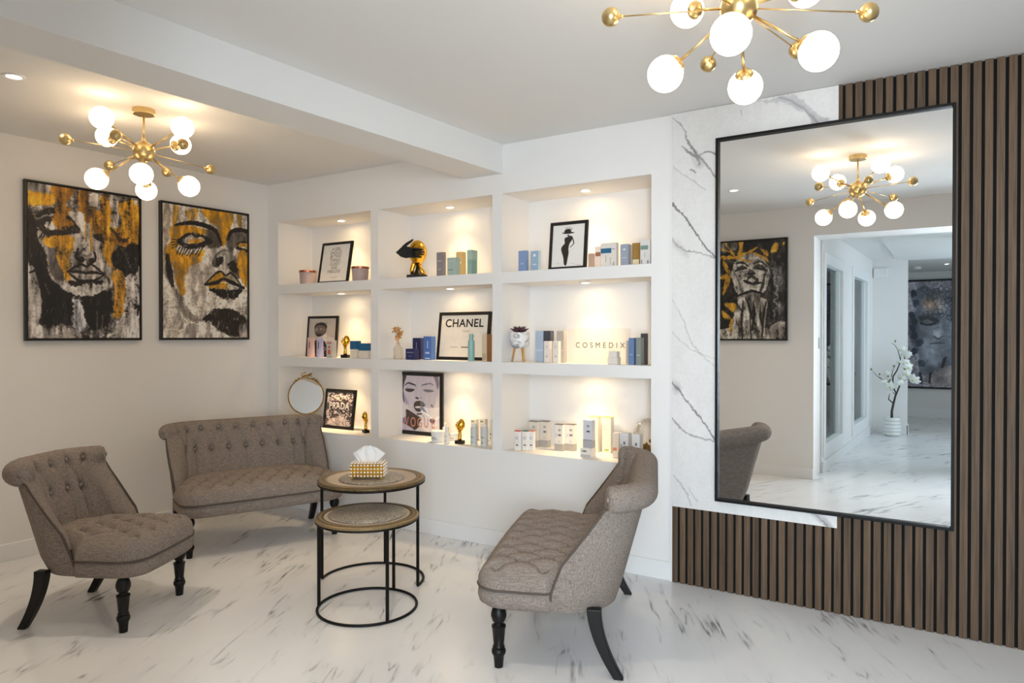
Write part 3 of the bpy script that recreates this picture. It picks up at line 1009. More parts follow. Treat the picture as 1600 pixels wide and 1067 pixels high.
def poster_lips():
    P = (203, 192, 200); V = (150, 130, 170); B = (62, 48, 40)
    A = Art([(118, 130), (690, 130), (688, 940), (118, 940)], 220, 312, (214, 205, 204), 61).mott(.03)
    K = dict(jit=1.0, tex=.05, hs=.03)
    A.poly([(155, 130), (660, 130), (672, 300), (660, 420), (600, 600), (560, 720), (430, 740), (330, 690), (240, 600), (190, 480), (150, 300)], P, **K)
    A.poly([(150, 130), (215, 130), (185, 230), (165, 350), (150, 300)], B, **K); A.poly([(605, 130), (660, 130), (676, 240), (660, 320), (625, 200)], (126, 118, 132), **K)
    A.poly([(140, 355), (170, 360), (190, 530), (165, 500)], (92, 80, 92), **K)
    A.poly([(180, 420), (240, 520), (215, 560), (185, 500)], V, .7, soft=6, **K)
    A.poly([(215, 630), (330, 690), (400, 730), (440, 760), (430, 830), (330, 930), (250, 900), (120, 800), (205, 740)], B, **K)
    A.poly([(118, 800), (205, 740), (215, 780), (180, 860), (118, 880)], V, .8, **K); A.poly([(118, 840), (200, 850), (330, 935), (118, 940)], (196, 178, 190), **K)
    A.stroke([(195, 275), (240, 240), (290, 250), (345, 268)], [2, 5, 6, 4], B, jit=.5); A.stroke([(445, 262), (500, 245), (560, 235), (600, 258)], [5, 5, 3, 2], (110, 110, 130), jit=.5)
    A.poly([(192, 335), (240, 322), (335, 330), (290, 368), (230, 368)], B, **K); A.stroke([(215, 320), (235, 295)], [2, 4], V); A.poly([(460, 325), (570, 325), (600, 350), (520, 362), (475, 350)], (122, 118, 128), **K)
    A.stroke([(335, 275), (365, 310)], 3, V, .8); A.stroke([(355, 330), (355, 430)], 2, V, .5)
    A.poly([(340, 455), (370, 440), (395, 460), (375, 472)], B, **K); A.poly([(410, 450), (430, 442), (440, 458)], (110, 130, 150), **K)
    A.poly([(322, 560), (345, 510), (390, 495), (430, 500), (485, 550), (470, 565), (440, 640), (380, 655), (335, 620)], B, **K); A.poly([(415, 510), (450, 505), (482, 552), (420, 560)], (104, 104, 114), **K)
    A.poly([(345, 580), (410, 572), (415, 600), (350, 602)], (222, 205, 206), **K)
    A.poly([(410, 570), (520, 590), (650, 580), (690, 600), (690, 940), (520, 940), (400, 850), (430, 740), (370, 680), (420, 650)], (232, 222, 222), **K)
    A.poly([(415, 575), (460, 590), (510, 680), (470, 660), (420, 625)], (128, 142, 164), **K); A.stroke([(430, 640), (520, 690), (600, 760)], [4, 6, 3], (250, 246, 246))
    A.stroke([(375, 690), (430, 680)], 5, B); A.stroke([(440, 690), (470, 730)], 2, (140, 150, 175)); A.poly([(560, 540), (580, 535), (595, 570), (575, 575)], (120, 118, 130), **K)
    A.poly([(545, 760), (590, 738), (620, 770), (590, 810), (560, 800)], (92, 96, 112), **K); A.stroke([(640, 740), (690, 700)], 4, (250, 248, 250))
    return A.a


def poster_man():
    A = Art([(518, 468), (830, 468), (815, 930), (490, 930)], 150, 222, (196, 186, 176), 71).mott(.03)
    K = dict(jit=.6, tex=.08, hs=.05)
    A.poly([(500, 800), (560, 760), (640, 690), (700, 660), (760, 700), (830, 740), (820, 930), (490, 930)], (216, 208, 200), **K)
    A.poly([(575, 770), (610, 740), (720, 770), (725, 930), (570, 930)], (34, 31, 30), **K)
    A.poly([(640, 690), (700, 640), (720, 700), (720, 800), (700, 760)], (230, 222, 214), **K)
    A.poly([(575, 600), (580, 560), (620, 528), (680, 522), (715, 560), (715, 620), (700, 660), (650, 695), (605, 690), (582, 660)], (112, 98, 90), **K)
    A.poly([(575, 590), (590, 540), (640, 518), (690, 522), (722, 560), (712, 600), (690, 560), (620, 550)], (40, 36, 34), **K)
    A.stroke([(700, 540), (722, 520)], 2.5, (40, 36, 34)); A.poly([(585, 600), (615, 590), (615, 615), (590, 620)], (150, 138, 130), **K)
    A.poly([(640, 590), (665, 585), (660, 615), (640, 615)], (150, 140, 132), **K); A.poly([(675, 590), (700, 595), (695, 625), (678, 620)], (128, 116, 108), **K)
    A.stroke([(585, 650), (620, 650)], 2.5, (34, 30, 28)); A.poly([(600, 665), (660, 660), (640, 692), (605, 690)], (36, 32, 30), **K)
    A.stroke([(690, 830), (705, 860), (690, 880)], 3, (200, 192, 184))
    return A.a


def poster_silhouette():
    A = Art([(498, 497), (795, 490), (780, 872), (478, 880)], 160, 210, (240, 236, 230), 81)
    K = dict(jit=.5, tex=.05, hs=.03)
    A.poly([(580, 566), (610, 560), (660, 558), (695, 568), (660, 574), (610, 574)], (26, 24, 24), **K); A.poly([(605, 560), (612, 538), (655, 534), (662, 560)], (26, 24, 24), **K)
    for p in ([(625, 540), (615, 520)], [(640, 536), (655, 512)], [(650, 540), (672, 522)], [(633, 536), (632, 516)], [(660, 545), (676, 535)]): A.stroke(p, [2.2, .8], (26, 24, 24), jit=0)
    A.poly([(630, 588), (648, 584), (642, 602)], (26, 24, 24), **K)
    A.poly([(608, 612), (636, 602), (662, 594), (678, 608), (668, 640), (650, 665), (640, 710), (642, 750), (630, 790), (618, 862), (598, 850), (592, 790), (572, 720), (580, 690), (606, 660), (603, 635)], (26, 24, 24), **K)
    A.stroke([(674, 606), (690, 655), (684, 672), (658, 698)], [4, 4, 3.4, 2.5], (26, 24, 24), jit=0)
    A.stroke([(636, 770), (628, 820), (618, 862)], [3, 2, 1], (26, 24, 24)); A.stroke([(645, 740), (700, 700)], .7, (190, 184, 178)); A.stroke([(520, 840), (580, 850)], .7, (190, 184, 178)); A.stroke([(660, 845), (770, 868)], .7, (190, 170, 150))
    return A.a


def poster_crowd():
    A = Art([(140, 125), (615, 130), (545, 805), (75, 808)], 190, 270, (74, 60, 56), 91)
    f = fbm(190, 270, 26, 36, 401, 3); g = fbm(190, 270, 12, 16, 431, 2)
    ed = np.abs(A.X / 190 - .5) * .25 + np.abs(A.Y / 270 - .45) * .1
    m_ = np.clip((f + g * .5 - .80 + .12 * (A.Y < 70) + ed * .2) * 9, 0, 1)[..., None]
    A.a = A.a * (1 - m_) + np.array((240, 222, 216.)) * m_
    A.poly([(160, 800), (155, 700), (250, 650), (370, 620), (480, 670), (500, 800)], (224, 204, 194), jit=5, tex=.3)
    for k in range(14): A.poly([(180 + (k * 53) % 300, 690 + (k * 37) % 100), (200 + (k * 53) % 300, 690 + (k * 37) % 100), (195 + (k * 53) % 300, 706 + (k * 37) % 100)], (84, 66, 60), jit=2)
    A.poly([(140, 125), (615, 130), (610, 150), (138, 148)], (30, 26, 25), jit=8)
    A.poly([(118, 375), (595, 385), (585, 480), (110, 470)], (64, 52, 48), .75, jit=6, tex=.3)
    return A.a


def slab_art():
    A = Art([(1052, 183.7), (1311, 137), (1310, 823.5), (1052, 789)], 330, 852, (229, 227, 225), 101, (5, 5)).mott(.025)
    g1, g2 = (118, 116, 118), (160, 158, 158)
    sk = lambda p, w_, c=g2, a=.9, soft=1.2: A.stroke(p, w_, c, a, soft, 5, .3, .1)
    sk([(1052, 189), (1062, 197), (1072, 210), (1076, 225), (1087, 242), (1102, 258), (1122, 283), (1160, 330), (1200, 400)], [.8, 1, .8, 1.2, 2, 1.2, 1, 1.5, .6])
    sk([(1067, 232), (1080, 244), (1090, 250), (1094, 262)], [.7, 1.6, 2.2, .6], g2); sk([(1095, 246), (1108, 241), (1121, 244), (1150, 262)], [.6, 1.2, 1, .5], g2)
    A.poly([(1082, 236), (1096, 248), (1100, 262), (1090, 262)], g2, .45, 6, 4)
    sk([(1080, 268), (1087, 273)], 1); sk([(1053, 265), (1075, 280), (1104, 300)], .6, g2, .5)
    sk([(1052, 320), (1060, 330), (1070, 341), (1088, 366), (1104, 390), (1122, 409), (1170, 470), (1230, 560)], [1.6, 1.6, 1.2, 1.4, 1.2, 1.4, 1.5, .8], g1)
    sk([(1052, 374), (1058, 384), (1070, 393), (1093, 397), (1122, 407)], [1.2, 1.4, 1, .8, 1], g2); A.poly([(1052, 372), (1075, 394), (1075, 402), (1052, 384)], g2, .35, 6, 4)
    sk([(1052, 470), (1070, 500), (1085, 540), (1122, 575)], [.7, 1, .7, .8], g2, .55); sk([(1053, 520), (1080, 545), (1120, 560)], .6, g2, .5)
    sk([(1053, 598), (1063, 610), (1074, 624), (1094, 651), (1108, 668), (1120, 686), (1160, 740)], [1.8, 1.5, 1, 1.4, 1.2, 1.8, .7], g1); A.poly([(1052, 592), (1064, 604), (1060, 614), (1052, 608)], g2, .4, 6, 4)
    sk([(1053, 653), (1062, 664), (1072, 673), (1094, 683), (1121, 688)], [1.6, 1.6, 1.3, 1, 1.6], g2, .9); sk([(1055, 742), (1074, 767), (1082, 788)], [.8, 1, .6], g2, .7); sk([(1078, 760), (1092, 782)], .7, g2, .5)
    A.poly([(1196, 162), (1219, 154), (1240, 151), (1256, 158), (1268, 172), (1284, 186), (1300, 191), (1270, 196), (1262, 184), (1246, 172), (1220, 164)], (172, 170, 171), .95, 2, 6)
    A.stroke([(1219, 156), (1245, 165), (1262, 180), (1275, 194), (1290, 230), (1300, 300)], [1, 1.5, 1.2, 2, 2, 1], (140, 138, 140), .8, 2, 5)
    sk([(1158, 176), (1160, 184)], .8, g2, .6); sk([(1185, 160), (1200, 163)], .8, g2, .7)
    sk([(1266, 796), (1282, 806), (1299, 822)], [3, 6, 5], (176, 174, 175), .9, 3); sk([(1266, 796), (1284, 808), (1297, 823)], 1, g1, .8)
    sk([(1120, 690), (1180, 720), (1250, 790)], .8, g2, .6)
    return A.a



# ------------------------------------------------------------------ slatted wall, marble slab, big mirror
SX0, SX1 = 3.180, 5.6
MX0, MX1, MZ0 = 3.180, 3.958, 0.392
t = thing('slat_panel', 'dark walnut vertical slat panel on black felt around the marble slab', 'wall panel', (SX0, 0, 0))
MB().box(0, SX1 - SX0, -0.006, -0.0002, 0, MZ0).box(MX1 - SX0, SX1 - SX0, -0.006, -0.0002, MZ0, CEIL - 0.002).build('felt_backing', M['felt'], t)
mb = MB(); core = MB()
x = 0.0035
PITCHX = 0.04013
while x < SX1 - SX0 - 0.03:
    top = MZ0 - 0.001 if x + 0.02 < MX1 - SX0 else CEIL - 0.002
    mb.box(x, x + 0.0285, -0.0212, -0.0188, 0.001, top)
    core.box(x + .0002, x + 0.0283, -0.0188, -0.0055, 0.001, top)
    x += PITCHX
core.build('slat_cores', M['felt'], t)
mb.build('slats', M['slat'], t, bevel=0.0006, seg=1)
struct('trim_2', MB().box(3.168, 3.180, -0.012, 0, 0.0, CEIL - 0.001), M['trim'])
sl = MB()
sl.quad([(0, -.022, 0), (MX1 - MX0, -.022, 0), (MX1 - MX0, -.022, CEIL - .002 - MZ0), (0, -.022, CEIL - .002 - MZ0)])
sl.add([(0, -.022, 0), (MX1 - MX0, -.022, 0), (MX1 - MX0, -.022, CEIL - .002 - MZ0), (0, -.022, CEIL - .002 - MZ0), (0, -.0005, 0), (MX1 - MX0, -.0005, 0), (MX1 - MX0, -.0005, CEIL - .002 - MZ0), (0, -.0005, CEIL - .002 - MZ0)],
       [(0, 4, 5, 1), (1, 5, 6, 2), (2, 6, 7, 3), (3, 7, 4, 0)])
tag(sl.build('marble_slab', image_mat('white_marble_slab', slab_art(), rough=.22), loc=(MX0, 0, MZ0)), 'white marble slab with grey veins behind the left part of the big mirror', 'wall panel')
t = thing('wall_mirror', 'large thin black framed mirror hung over marble slab and slats', 'mirror', (3.411, 0, 0.453))
MW, MH, FD, FW = 0.997, 1.785, 0.034, 0.012
f = MB()
f.box(0, FW, -FD - 0.022, -0.022, 0, MH).box(MW - FW, MW, -FD - 0.022, -0.022, 0, MH)
f.box(FW, MW - FW, -FD - 0.022, -0.022, 0, FW).box(FW, MW - FW, -FD - 0.022, -0.022, MH - FW, MH)
f.build('frame', M['blackmetal'], t, bevel=0.0015)
MB().box(FW, MW - FW, -0.034, -0.024, FW, MH - FW).build('mirror_glass', M['mirror'], t)


# ------------------------------------------------------------------ upholstered boudoir chair and sofas
def pw(z, pts):
    return np.interp(z, [p[0] for p in pts], [p[1] for p in pts])


YE = [(0.0, 0.0), (.235, .004), (.305, .010), (.41, .045), (.51, .122), (.60, .188), (.645, .217), (.8, .23)]
YB = [(.235, .235), (.305, .258), (.6, .338), (.645, .350), (.8, .352)]


def seat_front_leg(x, y):
    prof = [(0.0, 0.0), (.0165, 0.0), (.0195, .035), (.0215, .045), (.026, .052), (.0275, .060), (.026, .069), (.0205, .074), (.0235, .079),
            (.0195, .086), (.0255, .150), (.0275, .153), (.0275, .160), (.0195, .163), (.0165, .170), (.0245, .178), (.030, .195), (.0300, .206), (.0255, .222), (.019, .232), (.024, .236), (.024, .25), (0, .25)]
    return MB().lathe(prof, 24, (x, y, 0))


def saber_leg(x):
    mb = MB()
    n = 10
    P = np.zeros((n + 1, 4, 3))
    for i in range(n + 1):
        t_ = i / n
        z = .255 * (1 - t_)
        yc = .165 + .092 * t_ ** 1.8
        hw_, hd = .019 - .003 * t_, .027 - .009 * t_
        P[i] = [(x - hw_, yc - hd, z), (x + hw_, yc - hd, z), (x + hw_, yc + hd, z), (x - hw_, yc + hd, z)]
    vs = P.reshape(-1, 3)
    fs = []
    for i in range(n):
        for k in range(4):
            fs.append((i * 4 + k, i * 4 + (k + 1) % 4, (i + 1) * 4 + (k + 1) % 4, (i + 1) * 4 + k))
    fs += [(3, 2, 1, 0), (n * 4, n * 4 + 1, n * 4 + 2, n * 4 + 3)]
    return mb.add(vs, fs)


def boudoir_seat(name, label, cat, loc, rz, hw, legx, ntop, nlow, group=None, seat_cols=5):
    t = thing(name, label, cat, loc, rz, group)
    rc = 0.20

    def W(z): return pw(z, [(.235, hw - .02), (.305, hw), (.6, hw + .022), (.645, hw + .026), (.8, hw + .026)])

    def plan(a, z):
        w_, yb = W(z), pw(z, YB)
        s0 = w_ - rc; s1 = rc * PI / 2
        sg = np.sign(a); a_ = np.abs(a)
        th = np.clip((a_ - s0) / rc, 0, PI / 2)
        ext = np.maximum(a_ - s0 - s1, 0)
        x = np.minimum(a_, s0) + rc * np.sin(th)
        y = yb - rc * (1 - np.cos(th)) - ext
        return sg * x, y, sg * np.sin(th), np.cos(th)

    def half_len(z):
        w_, yb, ye = W(z), pw(z, YB), pw(z, YE)
        s0 = w_ - rc
        d = yb - ye
        if d <= rc: return s0 + rc * math.acos(max(-1, 1 - d / rc))
        return s0 + rc * PI / 2 + (d - rc)

    # profile: (offset d, plan height zb, height z, pleat coordinate h)
    prof = []
    for z in (.235, .25, .28, .305, .35, .42, .5, .56, .60, .63): prof.append([0.0, z, z, None])
    cx_, cz_, rr = -.002, .671, .050
    prof.append([.004, .640, .638, None])
    for a in range(-70, 91, 16):
        prof.append([cx_ + rr * math.cos(R(a)), .645, cz_ + rr * math.sin(R(a)), None])
    inner = [(-.018, .7205), (-.032, .716), (-.045, .706), (-.055, .692), (-.062, .676), (-.067, .66), (-.071, .645), (-.0745, .63), (-.0765, .61), (-.078, .59), (-.079, .57), (-.080, .55),
             (-.080, .535), (-.080, .52), (-.080, .505), (-.080, .49), (-.080, .47), (-.080, .45), (-.080, .43), (-.08, .41), (-.08, .39), (-.08, .35)]
    for d, z in inner: prof.append([d, min(z, .645), z, None])
    # pleat coordinate: arclength measured along the profile, equal to z on the inner face
    k0 = [i for i, p in enumerate(prof) if abs(p[2] - .61) < 1e-6 and p[0] < -.05][0]
    prof[k0][3] = .61
    for i in range(k0 + 1, len(prof)): prof[i][3] = prof[i - 1][3] - math.hypot(prof[i][0] - prof[i - 1][0], prof[i][2] - prof[i - 1][2])
    for i in range(k0 - 1, 10, -1): prof[i][3] = prof[i + 1][3] + math.hypot(prof[i][0] - prof[i + 1][0], prof[i][2] - prof[i + 1][2])
    nst = 2 * int((hw + .25) / .0075) + 1
    S = np.linspace(-1, 1, nst)
    # ease the stations so the ends stay rounded
    sp_t = 0.107
    H1, H2 = .672, .545
    top = [(k - (ntop - 1) / 2) * sp_t for k in range(ntop)]
    low = [(k - (nlow - 1) / 2) * sp_t for k in range(nlow)]
    P = np.zeros((nst, len(prof), 3))
    for j, (d, zb, z, h) in enumerate(prof):
        L = half_len(zb)
        a = S * L
        x, y, nx, ny = plan(a, zb)
        dd = np.full(nst, d)
        if h is not None:
            dep = np.zeros(nst)
            for b_ in top: dep += .025 * np.exp(-(np.hypot(a - b_, h - H1) / .017) ** 2)
            for b_ in low: dep += .028 * np.exp(-(np.hypot(a - b_, h - H2) / .018) ** 2)
            cr = np.full(nst, 9.0)
            for b_ in top: cr = np.minimum(cr, seg_dist(a, h, (b_, H1), (b_, .84)))
            for b_ in low:
                cr = np.minimum(cr, seg_dist(a, h, (b_, H2), (b_ * 1.02, .36)))
                for c_ in top:
                    if abs(abs(c_ - b_) - sp_t / 2) < .004: cr = np.minimum(cr, seg_dist(a, h, (b_, H2), (c_, H1)))
            fade = np.clip((.82 - h) / .06, 0, 1)
            dep += .0065 * np.exp(-(cr / .006) ** 2) * fade
            dep += -.010 * np.exp(-((cr - .05) / .03) ** 2) * np.clip((.70 - h) / .05, 0, 1) * np.clip((h - .40) / .05, 0, 1) * .5
            e_ = .085
            q_ = np.clip((np.abs(a) - (L - e_)) / e_, 0, 1)
            tp = 1 - .86 * (1 - np.sqrt(np.maximum(0, 1 - q_ ** 2))) * np.clip((.70 - h) / .07, 0, 1)
            dd = d * tp + dep * (1 - q_)
        zz = np.full(nst, z)
        if j >= 11 and z > .60:        # domed ends of the roll
            q3 = np.clip((np.abs(a) - (L - .030)) / .030, 0, 1)
            sc = .64 + .36 * np.sqrt(np.maximum(0, 1 - q3 ** 2))
            wgt = np.clip((z - .60) / .05, 0, 1)
            sc = 1 - (1 - sc) * wgt
            dd = cx_ + (dd - cx_) * sc; zz = cz_ + (z - cz_) * sc
        P[:, j, 0] = x + nx * dd
        P[:, j, 1] = y + ny * dd
        P[:, j, 2] = zz
    mb = MB().grid(P)
    m_ = len(prof)
    mb.f.append(tuple(range(m_)))
    mb.f.append(tuple((nst - 1) * m_ + j for j in range(m_ - 1, -1, -1)))
    back = mb.build('backrest', M['fabric'], t, smooth=True, auto=50)
    # piping along both side edges and under the roll, in the shade-darkened taupe
    jo = 11
    for e in (0, nst - 1):
        path = [P[e, j] + np.array([0, -.003, 0]) for j in range(0, jo)]
        MB().tube(path, .0044, 8).build('piping', M['seamshade'], back, smooth=True)
    MB().tube([P[i, 10] for i in range(0, nst, 2)], .0042, 6).build('piping', M['seamshade'], back, smooth=True)

    def button(a, h):
        # nearest profile point on the inner face
        js = [j for j in range(len(prof)) if prof[j][3] is not None]
        j = min(js, key=lambda q: abs(prof[q][3] - h))
        d, zb, z, _ = prof[j]
        x, y, nx, ny = plan(np.array([a]), zb)
        dd = d + .0135
        c = (x[0] + nx[0] * dd, y[0] + ny[0] * dd, z)
        MB().lathe([(0, .007), (.006, .0062), (.0105, .003), (.011, 0), (.0105, -.004), (0, -.004)], 14, c, axis=(-nx[0], -ny[0], .25)).build('button', M['fabric'], back, smooth=True)
    for b_ in top: button(b_, H1)
    for b_ in low: button(b_, H2)
    for e in (0, nst - 1):     # button in each roll end
        q = P[e, 12:24].mean(axis=0)
        MB().lathe([(0, .007), (.006, .0062), (.0105, .003), (.011, -.004), (0, -.004)], 14, (q[0], q[1] - .001, .675), axis=(0, -1, 0)).build('button', M['fabric'], back, smooth=True)
    # seat cushion with blind tufting
    yf, ybk = -.287, .20
    rcs = .10
    hs = hw + .012
    ny_, nx_ = 96, 2 * int(hs / .0075) + 1
    ts = np.linspace(0, 1, ny_)
    ys = yf + (ybk - yf) * (ts ** 1.9)
    U = np.linspace(-1, 1, nx_)
    U = np.sign(U) * (1 - (1 - np.abs(U)) ** 1.15)
    G = np.zeros((ny_, nx_, 3))

    def halfw(y):
        q = np.clip((yf + rcs - y) / rcs, 0, 1)
        base = hs - rcs + rcs * math.sqrt(max(0, 1 - q * q))
        base -= .026 * max(0, min(1, (y + .012) / .03))
        if y < .03: return base
        q2 = max(0., min(1., (y - .03) / rc))
        return min(base, hw - .02 - rc + rc * math.sqrt(max(0, 1 - q2 * q2)) - .004)
    sp = .108
    rows = [-.205, -.115, -.025, .065]
    pits = []
    for r_i, yy in enumerate(rows):
        nn = seat_cols - (r_i % 2)
        for k in range(nn): pits.append(((k - (nn - 1) / 2) * sp, yy, r_i))
    for i, y in enumerate(ys):
        hwid = halfw(y)
        bow = .022 * (1 - (U) ** 2)
        x = U * hwid
        db = np.minimum(hwid - np.abs(x), (y - yf))
        q = np.clip(db / .075, 0, 1)
        z = .312 + .082 * np.sqrt(1 - (1 - q) ** 2) + .012 * (1 - (x / hs) ** 2) * q
        yy_ = np.full_like(x, y) - .012 * (1 - (x / hs) ** 2) * np.clip((.1 - y) / .3, 0, 1)
        dep = np.zeros_like(x); cr = np.full_like(x, 9.)
        for (px_, py_, ri) in pits:
            dep += .048 * np.exp(-(np.hypot(x - px_, y - py_) / .016) ** 2)
            for (qx, qy, rj) in pits:
                if rj == ri + 1 and abs(abs(qx - px_) - sp / 2) < .006:
                    cr = np.minimum(cr, seg_dist(x, y, (px_, py_), (qx, qy)))
            if ri == 0: cr = np.minimum(cr, seg_dist(x, np.full_like(x, y), (px_, py_), (px_, yf + .02)))
        dep += .0085 * np.exp(-(cr / .0075) ** 2) - .008 * np.exp(-((cr - .04) / .02) ** 2) * (cr < 1)
        G[i, :, 0] = x; G[i, :, 1] = yy_; G[i, :, 2] = z - dep * np.clip(q, 0, 1)
    mb = MB().grid(G)
    ol = [G[i, 0] for i in range(ny_ - 1, -1, -1)] + [G[0, j] for j in range(1, nx_)] + [G[i, nx_ - 1] for i in range(1, ny_)]
    seat = mb.build('seat', M['fabric'], t, smooth=True)
    pts = [(p[0], p[1], .309) for p in ol]
    MB().tube(pts, .0048, 8).build('piping', M['seamshade'], seat, smooth=True)
    # padded rail below the piping
    n = len(ol)
    lv = [(.312, -.004), (.303, -.007), (.295, -.002), (.27, .001), (.248, -.004), (.236, -.016), (.233, -.03)]
    Q = np.zeros((len(lv), n, 3))
    for i, (z, off) in enumerate(lv):
        for j, p in enumerate(ol):
            vx, vy = p[0], p[1] - .0
            s_ = 1 + off / hs
            Q[i, j] = (vx * s_, (vy - .22) * (1 + off / .5) + .22, z)
    mb = MB().grid(Q)
    mb.f.append(tuple((len(lv) - 1) * n + j for j in range(n)))
    mb.build('seat_rail', M['fabric'], t, smooth=True, auto=60)
    for sx in (-1, 1):
        seat_front_leg(sx * legx, -.20).build('front_leg', M['blackwood'], t, smooth=True, auto=50)
        saber_leg(sx * (legx + .004)).build('back_leg', M['blackwood'], t, bevel=.004)
    return t


boudoir_seat('armchair', 'single taupe button-back armchair standing at the far left of the room', 'chair', (1.1256, -1.765, 0), R(27.5 + 90), .245, .215, 5, 4, None, 4)
boudoir_seat('sofa', 'two-seat taupe button-back sofa against the corner under the paintings', 'sofa', (.706, -.648, 0), R(-22.6 + 90), .470, .429, 10, 9, 'two-seat sofas', 9)
boudoir_seat('sofa', 'two-seat taupe button-back sofa nearest the mirror, seen from its side', 'sofa', (2.970, -.793, 0), R(-159.4 + 90), .470, .429, 10, 9, 'two-seat sofas', 9)


# ------------------------------------------------------------------ nest of two round side tables
def ring(mb, r, z, rad, n=48, a0=0, a1=2 * PI, closed=True):
    if closed:
        return mb.tube([(r * math.cos(2 * PI * k / n), r * math.sin(2 * PI * k / n), z) for k in range(n)], rad, 8, True)
    return mb.tube([(r * math.cos(a0 + (a1 - a0) * k / n), r * math.sin(a0 + (a1 - a0) * k / n), z) for k in range(n + 1)], rad, 8)


def side_table(label, loc, r, h, legs, arc):
    t = thing('side_table', label, 'table', loc, 0, 'nest of two round tables')
    MB().lathe([(0, h - .016), (r - .002, h - .016), (r, h - .012), (r, h - .006), (r - .004, h - .002), (r - .012, h), (r * .84, h - .0005), (r * .835, h - .003), (0, h - .003)], 72).build('table_top', M['tabletop'], t, smooth=True, auto=40)
    MB().lathe([(0, h - .003), (r * .83, h - .003), (r * .83, h - .001), (0, h - .001)], 64).build('inlay', M['tableinner'], t)
    ring(MB(), r - .006, h - .021, .0055, 64).build('rim_band', M['blackmetal'], t, smooth=True)
    rl = r - .010
    for a in legs:
        x_, y_ = rl * math.cos(a), rl * math.sin(a)
        MB().box(x_ - .006, x_ + .006, y_ - .006, y_ + .006, .004, h - .018).build('leg', M['blackmetal'], t, bevel=.0015)
    if arc is None: ring(MB(), rl, .0065, .0065, 64).build('foot_ring', M['blackmetal'], t, smooth=True)
    else: ring(MB(), rl, .0065, .0065, 56, arc[0], arc[1], False).build('foot_ring', M['blackmetal'], t, smooth=True)
    return t


BTX, BTY, BTH = 1.862, -.832, .537
aL = math.atan2(-.974 - BTY, 1.602 - BTX); aR = math.atan2(-.782 - BTY, 2.081 - BTX)
side_table('taller round side table with bronze rim carrying the tissue box', (BTX, BTY, 0), .274, BTH, [aL, aR, R(118)], (aR, aL + 2 * PI))
STX, STY, STH = 2.092, -1.103, .437
side_table('shorter round side table with bronze rim tucked in front of the taller', (STX, STY, 0), .238, STH, [R(212), R(-24), R(100)], None)


def placemat(label, loc, r):
    o = MB().lathe([(0, 0), (r, 0), (r + .002, .002), (r, .0045), (0, .005)], 64).build('placemat', M['glitter'], None, smooth=True, loc=loc)
    return tag(o, label, 'placemat', 'beaded placemats')


placemat('silver beaded round placemat under the tissue box', (BTX + .02, BTY - .02, BTH + .0002), .165)
placemat('silver beaded round placemat on the shorter table', (STX, STY, STH + .0002), .178)

tb = thing('tissue_box', 'pearl-studded gold tissue box with a white tissue sticking out', 'tissue box', (1.872, -.868, BTH + .0055), R(32.3))
TW, TD, TH = .168, .105, .078
MB().box(-TW / 2, TW / 2, -TD / 2, TD / 2, .010, TH).build('box', M['gold'], tb, bevel=.003)
for sx in (-1, 1):
    for sy in (-1, 1): MB().ball((sx * (TW / 2 - .01), sy * (TD / 2 - .01), .006), .006, 10).build('foot', M['gold'], tb, smooth=True)
pb = MB()
for i in range(10):
    for j in range(4):
        for sy in (-1, 1): pb.ball(((i - 4.5) * .0168, sy * (TD / 2 + .002), .018 + j * .0175), .0054, 10)
    for j in range(6):
        if not (1 < j < 4 and 2 <= i <= 7): pb.ball(((i - 4.5) * .0168, (j - 2.5) * .0172, TH + .001), .0054, 10)
for i in range(6):
    for j in range(4):
        for sx in (-1, 1): pb.ball((sx * (TW / 2 + .002), (i - 2.5) * .0172, .018 + j * .0175), .0054, 10)
pbo = pb.build('pearls', M['pearl'], tb, smooth=True); pbo['kind'] = 'stuff'
# folded tissue: a fan rising from the slot
G = np.zeros((9, 17, 3))
for i in range(9):
    v_ = i / 8
    hwid = .045 + .040 * min(1, v_ / .62) - .045 * max(0, (v_ - .62) / .38)
    for j in range(17):
        u_ = j / 8 - 1
        z = TH - .004 + .088 * v_ - .012 * v_ * u_ * u_
        G[i, j] = (u_ * hwid, .010 * math.sin(j * 1.25 + v_ * 2) * (.25 + v_) + .014 * v_, z)
o = MB().grid(G).build('tissue', M['tissue'], tb, smooth=True)
md = o.modifiers.new('solid', 'SOLIDIFY'); md.thickness = .0012


